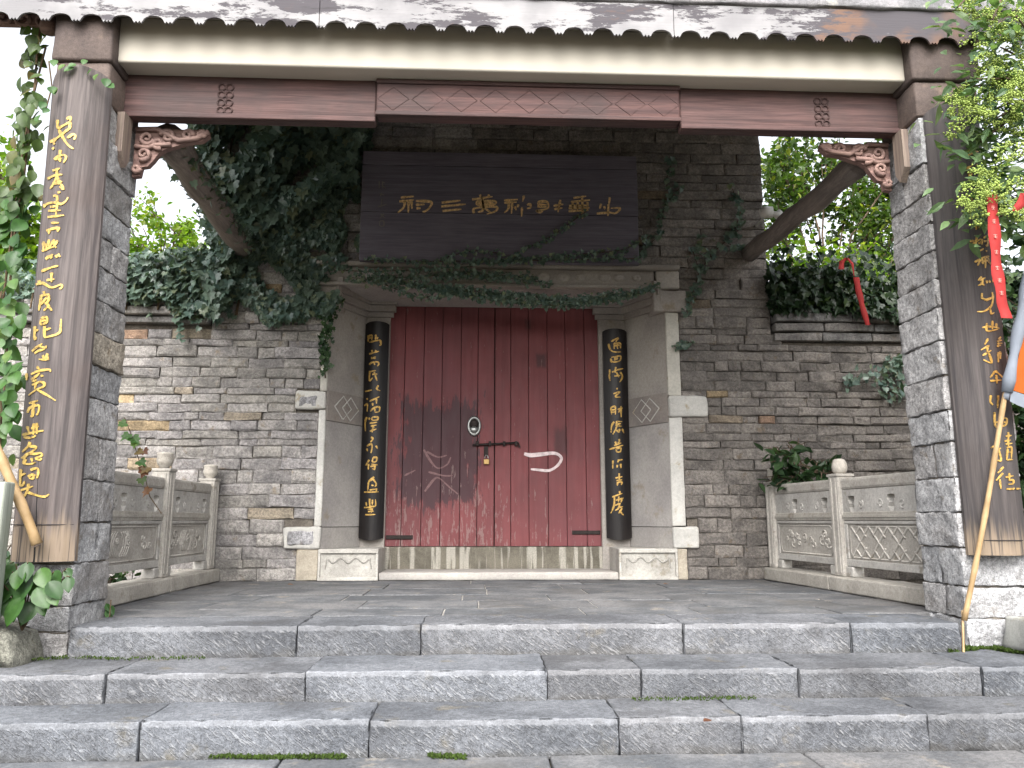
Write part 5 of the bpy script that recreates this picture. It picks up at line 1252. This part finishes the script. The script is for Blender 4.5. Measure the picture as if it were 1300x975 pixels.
# ------------------------------------------------------------------ trees
def tree(label, base, tips, trunk_r, leaf_n, spread, size, kind, mat, name='tree', droop=.4, cat='tree', group=None):
    """trunk and limbs reach the tips; leaves hang in sprays round twigs at each tip"""
    b = Vector(base); t = thing(name, base, label, cat, group); m = M()
    cen = sum((Vector(q) for q in tips), Vector()) / len(tips); fork = b.lerp(cen, 0.55); fork.z = b.z + (min(q[2] for q in tips) - b.z) * .7
    m.tube([b - Vector((0, 0, .1)), b.lerp(fork, .35) + Vector((.04, .02, 0)), b.lerp(fork, .7) - Vector((.04, 0, 0)), fork], [trunk_r, trunk_r * .85, trunk_r * .7, trunk_r * .55], 8)
    pts = []
    for q in tips:
        q = Vector(q); mid = fork.lerp(q, .5) + Vector((rng.gauss(0, .1), rng.gauss(0, .1), rng.uniform(.0, .2)))
        m.tube([fork, fork.lerp(mid, .5), mid, mid.lerp(q, .6), q], [trunk_r * .4, trunk_r * .32, trunk_r * .22, trunk_r * .14, .006], 6)
        for k in range(5):
            e = q + Vector((rng.gauss(0, spread), rng.gauss(0, spread), rng.gauss(0, spread * .7)))
            s_ = mid.lerp(q, rng.uniform(.3, 1)); m.tube([s_, s_.lerp(e, .5) + Vector((0, 0, .03)), e], [.008, .005, .003], 4)
            for j in range(max(1, leaf_n // (5 * len(tips)))):
                u = rng.random() ** .6; pnt = s_.lerp(e, u); g = spread * .33; pts.append((pnt.x + rng.gauss(0, g), pnt.y + rng.gauss(0, g), pnt.z + rng.gauss(0, g) - .03))
    m.build('trunk', 'bark', t)
    p = np.array(pts); n = len(p)
    foliage('crown', t, p, np.array([0, 0, .7]) + rv(n, .7), np.array([0, 0, -droop]) + rv(n, .7), nr.uniform(size * .7, size * 1.3, n), kind, mat)
    return t
def tips_px(lst): return [tuple(PY(px, py, y_)) for px, py, y_ in lst]
tree('backlit leafy tree behind the right wall, sky between its leaves', (3.9, 9.0, S1), tips_px([(985, 185, 8.6), (1000, 215, 9.2), (985, 250, 8.8), (1005, 175, 9.4), (1050, 178, 9.0), (990, 285, 9.4), (1075, 255, 9.0), (1100, 240, 9.5), (1120, 270, 8.8), (1110, 305, 9.6), (1128, 230, 9.2), (1095, 215, 9.6), (1150, 200, 9.0), (1160, 260, 9.2), (1180, 230, 9.0), (970, 210, 9.6), (1090, 330, 9.0), (1125, 325, 9.3)]), 0.06, 6400, .2, .085, 'oval', 'tree_leaf')
tree('bright green shrub along the foot of the trees behind the right wall', (3.5, 8.2, S1), tips_px([(985, 315, 8.0), (1000, 335, 8.2), (1030, 330, 7.9), (1020, 345, 8.3), (1060, 345, 8.1), (1085, 335, 7.8), (1110, 345, 8.0), (1135, 335, 8.2), (985, 350, 7.8), (1130, 360, 7.9), (1050, 360, 7.8)]), .05, 1500, .2, .085, 'oval', 'bright_leaf', 'shrub', cat='shrub')
tree('sunlit yellow green shrub behind the left wall', (-3.2, 8.6, S1), tips_px([(182, 290, 8.3), (200, 275, 8.6), (222, 285, 8.4), (240, 292, 8.7), (175, 310, 8.4), (210, 305, 8.2), (238, 312, 8.4), (258, 318, 8.6), (190, 325, 8.4), (225, 328, 8.5), (160, 285, 8.6), (140, 300, 8.5), (255, 335, 8.4), (205, 335, 8.3)]), .05, 2600, .17, .07, 'oval', 'bright_leaf', 'shrub', cat='shrub')
tree('bright leafy tree beyond the left pillar at the photo edge', (-4.3, 7.9, S1), tips_px([(8, 245, 7.2), (20, 270, 7.4), (5, 290, 7.3), (30, 300, 7.6), (-20, 260, 7.5), (10, 320, 7.4), (40, 330, 7.6), (0, 205, 7.6), (-25, 320, 7.4), (15, 355, 7.2), (60, 340, 7.8), (90, 350, 7.9)]), .07, 3400, .24, .085, 'oval', 'bright_leaf')
tree('dark evergreen shrub in the shade beyond the right pillar', (4.4, 5.3, S1), [(rng.uniform(3.5, 4.8), rng.uniform(4.7, 5.5), rng.uniform(.2, 3.1)) for k in range(40)], .06, 6500, .26, .10, 'oval', 'dark_leaf', 'shrub', cat='shrub')
tree('low green shrub outside the left balustrade', (-3.0, 5.4, S1), [(rng.uniform(-3.3, -2.55), rng.uniform(4.7, 6.4), rng.uniform(0.0, .28)) for k in range(14)], .03, 1300, .14, .06, 'oval', 'dark_leaf', 'shrub', cat='shrub')
tree('dark broadleaf plant standing behind the right balustrade', (3.0, 6.3, S1), tips_px([(985, 572, 6.4), (995, 590, 6.4), (1000, 565, 6.5), (1015, 590, 6.3), (1030, 600, 6.3), (1045, 605, 6.4), (1010, 608, 6.4), (1040, 585, 6.5), (990, 605, 6.5), (1055, 598, 6.3)]), .02, 220, .07, .11, 'oval', 'dark_leaf', 'plant', cat='plant')

# creeper down the outer side of the left pillar: leaves big enough to tell apart
cr = thing('creeper', (LX0 - .06, 4.1, S1), 'broad leaved creeper hanging down the outer side of the left pillar', 'creeper')
path = [(52, 28), (47, 70), (44, 110), (38, 150), (34, 190), (30, 230), (22, 270), (15, 330), (10, 400), (8, 460), (4, 520), (0, 580)]
stems([path, [(58, 60), (40, 130), (26, 210), (16, 290), (4, 380)]], 4.08, .006, cr)
for i in range(270):
    u = rng.random() * (len(path) - 1.001); k = int(u); a = Vector((*path[k], 0)).lerp(Vector((*path[k + 1], 0)), u - k)
    wpx = 14 if u < 5 else 20
    p = PY(a.x + rng.gauss(0, wpx * .6) - 2, a.y + rng.gauss(0, 8), rng.uniform(4.0, 4.2))
    if p.x > LX0 - 0.01: p.y = YF - .1 - .02 * rng.random() if rng.random() < .25 else 4.4; 
    single_leaf('leaf', cr, p, Vector((rng.gauss(0, .5), -.8, .3 + rng.gauss(0, .3))), Vector((rng.gauss(-.25, .5), -.2, -1)), rng.uniform(.055, .095) * (1 if u < 5 else 1.2), 'creeper_leaf' if u < 5.5 else 'big_leaf', 'broad')
# sprig across the head of the left pillar board
sg = thing('creeper', tuple(PY(62, 96, 3.9)), 'thin creeper sprig over the rounded top of the left pillar board', 'creeper')
stems([[(62, 78), (85, 84), (105, 88), (122, 95), (138, 108)], [(62, 78), (66, 110), (58, 140)]], 3.93, .004, sg)
for px, py in ((70, 80), (82, 86), (98, 86), (106, 80), (116, 92), (124, 98), (134, 104), (140, 112), (66, 114), (72, 116), (56, 134), (62, 142), (50, 150), (92, 90)):
    single_leaf('leaf', sg, PY(px + rng.gauss(0, 2), py - 4, 3.86), Vector((rng.gauss(0, .3), -.8, .5)), Vector((rng.gauss(.1, .6), -.2, -.8)), rng.uniform(.045, .07), 'big_leaf', 'broad')
# leaves lapping over the left edge of the board lower down
lp = thing('creeper', tuple(PY(6, 560, 3.8)), 'green creeper leaves lapping over the left edge of the left pillar board', 'creeper')
stems([[(-14, 400), (-4, 470), (2, 520), (0, 570)]], 3.86, .005, lp)
for px, py in ((8, 425), (2, 440), (14, 455), (5, 470), (18, 482), (8, 492), (2, 508), (16, 522), (6, 530), (20, 532), (10, 545), (2, 555), (-4, 480), (-6, 530), (12, 470), (4, 400), (10, 385), (16, 365)):
    single_leaf('leaf', lp, PY(px, py - 10, 3.82), Vector((rng.gauss(0, .3), -.8, .5)), Vector((rng.gauss(.2, .5), -.2, -.8)), rng.uniform(.06, .10), 'big_leaf', 'broad')
# big leaved plant at the foot of the left pillar
bp = thing('leafy_plant', tuple(PY(30, 800, 3.8)), 'big leaved green plant at the foot of the left pillar', 'plant')
cc = PY(28, 800, 3.86); LV = [(58, 752, 26, 10), (42, 770, 26, -10), (14, 765, 28, 20), (28, 728, 24, 0), (2, 745, 26, -20), (46, 742, 24, 20), (66, 755, 20, 30), (40, 735, 34, -10), (25, 742, 30, -40), (52, 728, 26, 30), (18, 752, 30, -60), (30, 765, 32, -20), (8, 735, 26, -50), (48, 752, 28, 40), (10, 775, 26, -70), (35, 720, 22, 10), (62, 745, 24, 60), (20, 722, 20, -20), (5, 758, 22, -60), (88, 738, 18, 10), (80, 745, 14, -40), (55, 765, 22, 20), (84, 728, 14, 40), (16, 732, 20, -30), (68, 732, 20, 50)]
m = M()
for px, py, s_, an in LV:
    tip = PY(px, py - 6, 3.78 + rng.uniform(-.04, .06)); root = cc if px < 75 else PY(70, 752, 3.86)
    m.tube([root, root.lerp(tip, .6) + Vector((0, .01, .03)), tip], [.005, .004, .003], 5)
m.build('stem', 'vine_stem', bp)
for px, py, s_, an in LV:
    tip = PY(px, py - 6, 3.78 + rng.uniform(-.05, .05)); single_leaf('leaf', bp, tip, Vector((rng.gauss(0, .25), -.9, .5)), Vector((math.sin(R(an)), -.3, -.8)), s_ / 982 * 3.9 * 1.1, 'plant_leaf', 'broad')
# sprig at the inner foot of the left pillar and a thin vine by the balustrade
s2 = thing('leafy_sprig', tuple(PZ(139, 782, 0)), 'tiny green sprig at the inner foot of the left pillar', 'plant')
for k in range(5): single_leaf('leaf', s2, PY(138 + rng.gauss(0, 2), 766 + k * 2, 4.32), Vector((rng.gauss(0, .4), -.9, .3)), Vector((rng.gauss(.2, .4), -.1, -.8)), .06, 'big_leaf')
m = M(); a = PZ(139, 784, 0); m.tube([a, a + Vector((0, 0, .09))], .003, 5); m.build('stem', 'vine_stem', s2)
v2 = thing('vine', tuple(PY(186, 640, 5.0)), 'reddish green vine sprig hanging in front of the left balustrade', 'vine')
stems([[(158, 530), (168, 555), (175, 580), (184, 605), (190, 630), (205, 652)]], 5.0, .003, v2)
for px, py, mt in ((160, 542, 'big_leaf'), (168, 560, 'big_leaf'), (172, 566, 'big_leaf'), (174, 578, 'red_leaf'), (182, 577, 'red_leaf'), (177, 590, 'big_leaf'), (184, 600, 'red_leaf'), (188, 598, 'red_leaf'), (180, 612, 'creeper_leaf'), (190, 625, 'red_leaf'), (164, 556, 'big_leaf')):
    single_leaf('leaf', v2, PY(px, py - 5, 4.98), Vector((rng.gauss(0, .3), -.8, .5)), Vector((rng.gauss(0, .6), -.2, -.6)), rng.uniform(.06, .08), mt, 'ivy')

# flowering plant hanging in from the right
fp = thing('flowering_tree', (3.6, 4.3, S1), 'flowering tree with yellow green bud clusters overhanging the right board', 'tree')
m = M(); trunk = [Vector((3.6, 4.3, S1 - .05)), Vector((3.5, 4.2, .9)), Vector((3.3, 3.95, 1.9)), Vector((3.1, 3.65, 2.7)), Vector((2.85, 3.45, 3.4))]
m.tube(trunk, [.06, .055, .045, .035, .02], 8)
ends = [(1215, 10, 3.3), (1240, 100, 3.35), (1225, 110, 3.45), (1270, 60, 3.4), (1290, 20, 3.3), (1245, 180, 3.5), (1265, 150, 3.45), (1295, 130, 3.5), (1250, 240, 3.45), (1230, 260, 3.5), (1285, 270, 3.5), (1295, 200, 3.5), (1275, 230, 3.55), (1215, 160, 3.5), (1300, 90, 3.4), (1260, 25, 3.4)]
for px, py, yy in ends:
    q = PY(px, py, yy); r0_ = min(trunk, key=lambda v: abs(v.z - q.z - .1)); m.tube([r0_, r0_.lerp(q, .5) + Vector((0, 0, .06)), q], [.012, .008, .004], 5)
m.build('trunk', 'bark', fp)
pts = []; nn_ = []
for px, py, yy in ends:
    q = PY(px, py, yy)
    for k in range(34): pts.append((q.x + rng.gauss(.05, .09), q.y + abs(rng.gauss(.03, .07)), q.z + rng.gauss(0, .07)))
for k in range(700): q = PY(rng.uniform(1245, 1340), rng.uniform(-20, 300), rng.uniform(3.55, 3.9)); pts.append(tuple(q))
p = np.array(pts); n = len(p); foliage('crown', fp, p, np.array([0, -.5, .8]) + rv(n, .4), np.array([-.5, -.3, -.5]) + rv(n, .5), nr.uniform(.06, .12, n), 'long', 'aralia_leaf')
ico = bmesh.new(); bmesh.ops.create_icosphere(ico, subdivisions=1, radius=1.0); IV = np.array([v.co[:] for v in ico.verts]); IF = [[v.index for v in f.verts] for f in ico.faces]; ico.free()
CLU = [(1255, 80, 18, 14, 150), (1280, 88, 20, 14, 190), (1298, 110, 16, 20, 170), (1230, 135, 20, 10, 130), (1280, 190, 16, 12, 120), (1255, 258, 16, 12, 130), (1275, 40, 18, 12, 120), (1300, 30, 14, 20, 120), (1225, 10, 24, 10, 90), (1245, 8, 26, 12, 120), (1262, 30, 14, 24, 140), (1275, 15, 20, 16, 120), (1215, 130, 16, 14, 110), (1240, 118, 24, 16, 260), (1265, 105, 24, 20, 300), (1288, 120, 18, 26, 260), (1240, 145, 20, 12, 160), (1210, 160, 12, 14, 70), (1268, 150, 20, 14, 160), (1290, 165, 14, 18, 120), (1250, 225, 20, 14, 240), (1238, 248, 20, 14, 220), (1268, 240, 14, 12, 130), (1222, 262, 12, 10, 70), (1285, 270, 14, 14, 140), (1235, 275, 12, 12, 60), (1290, 60, 14, 20, 120), (1292, 235, 12, 10, 60), (1232, 50, 12, 8, 30), (1245, 62, 10, 8, 24)]
for px, py, rx, ry, nb in CLU:
    V_ = []; F_ = []; yy = rng.uniform(3.36, 3.5)
    for u_ in range(max(4, nb // 9)):
        a, r_ = rng.uniform(0, 6.283), math.sqrt(rng.random()) * 1.15; ux, uy, ud = px + rx * r_ * math.cos(a), py + ry * r_ * math.sin(a), yy + rng.gauss(0, .045)
        for k in range(rng.randint(9, 17)):
            q = PY(ux, uy, ud) + Vector((rng.gauss(0, .011), rng.gauss(0, .011), rng.gauss(0, .009))); s_ = rng.uniform(.0032, .006)
            F_ += [tuple(i + len(V_) for i in f) for f in IF]; V_ += [tuple(np.array(q) + s_ * v) for v in IV]
    m = M(); m.add(V_, F_); o = m.build('bud_cluster', 'bud', fp, True, None, False); o['kind'] = 'stuff'

# ------------------------------------------------------------------ flag, poles, ribbons and small things
def pole(m, a, b, r0_, r1_, nodes):
    n = nodes * 4; pts = []; rad = []
    for i in range(n + 1):
        t = i / n; pts.append(a.lerp(b, t) + Vector((.006 * math.sin(t * 7), 0, .004 * math.cos(t * 9)))); rad.append((r0_ + (r1_ - r0_) * t) * (1.16 if i % 4 == 0 else 1.0))
    m.tube(pts, rad, 10)
fa_ = PZ(1217, 787, 0.002); fa_.y = 3.93; fb_ = PY(1310, 325, 3.70)
fl = thing('flag', tuple(fa_), 'orange flag with white sleeve on a leaning bamboo pole at right', 'flag')
m = M(); pole(m, fa_, fb_, .0135, .011, 7); m.build('pole', 'bamboo', fl, True)
def on_pole(t): return fa_.lerp(fb_, t)
m = M(); ts = [0.62 + i * .035 for i in range(12)]
m.tube([on_pole(t) + Vector((0, -.002, 0)) for t in ts], [.026 + .006 * math.sin(i * 1.7) for i in range(12)], 10); m.build('sleeve', 'cloth_white', fl, True)
m = M(); vs = []; nu, nv = 14, 12
for i in range(nu + 1):
    for j in range(nv + 1):
        b_ = on_pole(0.625 + .38 * i / nu); u = j / nv
        vs.append(b_ + Vector((.022 + u * .5, -.01 + .03 * math.sin(u * 9 + i * .5) * u, -u * .02 - .05 * u * u - .04 * math.sin(u * 3.0))))
m.add(vs, [(i * (nv + 1) + j, i * (nv + 1) + j + 1, (i + 1) * (nv + 1) + j + 1, (i + 1) * (nv + 1) + j) for i in range(nu) for j in range(nv)]); m.build('flag_cloth', 'cloth_orange', fl, True, None, False)
m = M(); vs = []
for j in range(nv + 1):
    u = j / nv; b_ = on_pole(0.622); p0 = b_ + Vector((.015 + u * .5, -.012 + .03 * math.sin(u * 9) * u, -u * .02 - .05 * u * u - .04 * math.sin(u * 3.0) + .004)); vs += [p0, p0 + Vector((-.01, .004, -.055 - .012 * math.sin(u * 11)))]
m.add(vs, [(2 * j, 2 * j + 1, 2 * j + 3, 2 * j + 2) for j in range(nv)]); m.build('flag_hem', 'cloth_white', fl, True, None, False)
m = M(); m.tube([on_pole(.6), on_pole(.625)], .017, 10); m.build('pole_tape', 'cloth_white', fl, True)
m = M(); a = PY(1223, 826, 3.90); a.z = S1; m.tube([a, PY(1222, 775, 3.94)], .006, 6); tag(m.build('bamboo_stick', 'bamboo'), 'short thin bamboo stick standing beside the flagpole foot', 'stick')
# leaning pole and pale post on the left
m = M(); a, b = PY(47, 692, 3.80), PY(-40, 480, 3.72)
bpz = thing('bamboo_pole', tuple(a), 'cut bamboo pole wired across the foot of the left pillar board', 'pole')
pole(m, a, b, .022, .021, 4); m.build('pole', 'bamboo', bpz, True)
m = M(); m.tube([a + (a - b).normalized() * .0005, a + (a - b).normalized() * .004], [.017, .017], 10); m.build('pole_end', 'post_wood', bpz)
pa_, pb_ = PY(12, 612, 3.66), PY(9, 800, 3.66)
m = M(); m.rough(pa_.x - .14, pa_.x, 3.63, 3.71, S1, pa_.z, .1, .008, .004, 3); tag(m.build('wooden_post', 'pale_post', None, True), 'pale green weathered post at the left photo edge', 'post')
# boulders
m = M(); q = PY(12, 790, 3.78); m.rough(q.x - .5, q.x + .06, 3.70, 3.96, S1 - .02, S1 + .16, .045, .012, .03, 4, 7); m.v = [(x_ - (z_ - S1) * .25 + .02, y_, z_ + (.45 * (q.x - x_) if z_ > S1 + .05 else 0)) for x_, y_, z_ in m.v]; tag(m.build('boulder', 'pillar_stone', None, True, (.5, .5, .42, 1)), 'mossy rounded boulder beside the foot of the left pillar', 'boulder')
q = PY(1312, 795, 3.80); m = M(); m.rough(q.x - .06, q.x + .2, 3.72, 3.95, S1 + .012, S1 + .18, .05, .025, .03, 8, 4); tag(m.build('boulder', 'pale_stone', None, True, (.62, .64, .64, 1)), 'white boulder at the right edge beside the pillar foot', 'boulder')
# ribbons
def ribbon(label, pts, wpx, twist=0.0, marks=0):
    t = thing('ribbon', tuple(pts[0]), label, 'ribbon', 'red prayer ribbons'); m = M(); vs = []; n = len(pts)
    for i, p in enumerate(pts):
        w_ = wpx * (1 + .08 * math.sin(i * 1.3)); a = twist * i / n; vs += [p + Vector((-w_ / 2 * math.cos(a), -.004 * math.sin(i), 0)), p + Vector((w_ / 2 * math.cos(a), w_ * .3 * math.sin(a) + .006 * math.sin(i * .9), 0))]
    vs2 = vs + [v + Vector((0, .0012, 0)) for v in vs]; k = 2 * n
    fs = [(2 * i, 2 * i + 1, 2 * i + 3, 2 * i + 2) for i in range(n - 1)] + [(k + 2 * i, k + 2 * i + 2, k + 2 * i + 3, k + 2 * i + 1) for i in range(n - 1)] + [(2 * i, 2 * i + 2, k + 2 * i + 2, k + 2 * i) for i in range(n - 1)] + [(2 * i + 1, k + 2 * i + 1, k + 2 * i + 3, 2 * i + 3) for i in range(n - 1)]
    m.add(vs2, fs); band_ = m.build('ribbon_band', 'cloth_red', t, True)
    for j in range(marks):
        i = int((j + 1) * (n - 1) / (marks + 3)); c = (vs[2 * i] + vs[2 * i + 1]) / 2 + Vector((0, -.004, 0)); s_ = wpx * .16; mm = M()
        for (x0, z0, x1, z1) in ((-1, .6, 1, .7), (0, 1, 0, -1), (-1, -.2, 1, -.1), (-.8, -1, .8, -1)):
            mm.tube([c + Vector((x0 * s_, 0, z0 * s_)), c + Vector((x1 * s_, 0, z1 * s_))], .0016, 4)
        mm.build('printed_mark', 'cloth_pale', band_)
def interp(pix, y_, n=16):
    out = []
    for i in range(n + 1):
        u = i / n * (len(pix) - 1); k = min(int(u), len(pix) - 2); a, b = pix[k], pix[k + 1]; f = u - k
        out.append(PY(a[0] + (b[0] - a[0]) * f, a[1] + (b[1] - a[1]) * f, y_))
    return out
ribbon('long red ribbon with pale print hanging before the right board', interp([(1259, 246), (1262, 290), (1266, 340), (1272, 380), (1278, 404)], 3.40, 20), .056, .25, 7)
ribbon('red ribbon looped in the leaves over the right wall', interp([(1068, 342), (1069, 332), (1076, 327), (1082, 334), (1085, 350)], 6.45, 16), .05, 1.3)
ribbon('short red ribbon tail dangling before the right wall coping', interp([(1087, 352), (1090, 370), (1095, 390), (1101, 413)], 6.42, 14), .055, -.9)
ribbon('small red ribbon scrap in the flowering tree at the right edge', interp([(1302, 245), (1297, 256), (1290, 268)], 3.42, 8), .05, .5)
# white wall lamp at the right tie beam
c = PY(972, 271, 6.45); lm = thing('wall_lamp', tuple(c), 'small white lamp on the gate wall beside the right tie beam', 'lamp')
m = M(); m.tube([c + Vector((-.05, 0, .0)), c + Vector((-.02, -.02, 0)), c + Vector((.05, -.03, .0))], [.04, .055, .05], 12); m.build('lamp_body', 'lamp_white', lm, True)
m = M(); m.tube([c + Vector((.05, -.02, 0)), c + Vector((.1, -.01, -.02)), c + Vector((.13, .0, 0.0))], [.018, .035, .04], 10); m.build('lamp_mount', 'lamp_white', lm, True)
m = M(); m.tube([c + Vector((.02, .0, 0)), Vector((c.x + .02, YW - .01, c.z))], .012, 8); m.build('lamp_arm', 'lamp_white', lm)

# ------------------------------------------------------------------ moss, weeds and fallen leaves
def moss(label, pix, zlev, n, s_=.012):
    V_ = []
    for k in range(n):
        i = rng.randrange(len(pix) - 1); f = rng.random(); px = pix[i][0] + (pix[i + 1][0] - pix[i][0]) * f; py = pix[i][1] + (pix[i + 1][1] - pix[i][1]) * f
        q = PZ(px, py + rng.uniform(0, 3), zlev); V_.append((q.x, q.y + rng.gauss(0, .004), zlev + rng.uniform(0, .006)))
    p = np.array(V_); o = foliage('moss', None, p, np.array([0, -.9, .3]) + rv(n, .5), np.array([0, -.2, 1]) + rv(n, .5), nr.uniform(s_ * .6, s_ * 1.5, n), 'small', 'big_leaf')
    o.data.materials[0] = MATS['moss']; tag(o, label, 'moss', None, 'stuff')
moss('green moss strip along the foot of the lowest step', [(186, 955), (230, 958), (330, 962), (440, 961)], S3, 1500)
moss('small moss tuft at the middle of the lowest step foot', [(545, 960), (592, 962)], S3, 260)
moss('moss strip along the foot of the middle step at right', [(800, 888), (960, 886)], S2, 260, .009)
moss('moss along the joint between left pillar and middle step', [(30, 838), (90, 834), (150, 836), (260, 835)], S1, 500, .009)
moss('moss on the ground at the foot of the right pillar', [(1205, 826), (1250, 822), (1300, 828)], S1, 1600, .016)
wd = thing('weed', tuple(PZ(1276, 818, S1)), 'small weed rosette in the moss by the right pillar foot', 'plant')
q = PZ(1276, 818, S1 + .01)
for k in range(9): a = k * .7; single_leaf('leaf', wd, q + Vector((0, 0, .01)), Vector((-math.cos(a) * .5, -math.sin(a) * .5, .8)), Vector((math.cos(a), math.sin(a), .45)), rng.uniform(.05, .08), 'aralia_leaf', 'long')
for k, (px, py, z_) in enumerate(((365, 742, .008), (842, 741, .008), (893, 916, S2 + .008))):
    q = PZ(px, py, z_); o = single_leaf('fallen_leaf', None, q, Vector((.1, -.2, 1)), Vector((1, rng.gauss(0, .5), 0)), .05, 'red_leaf')
    tag(o, ('dry leaf lying by the wall foot left of the door', 'dry leaf lying before the right door plinth', 'yellow dry leaf lying on the middle step tread')[k], 'leaf', 'fallen leaves')
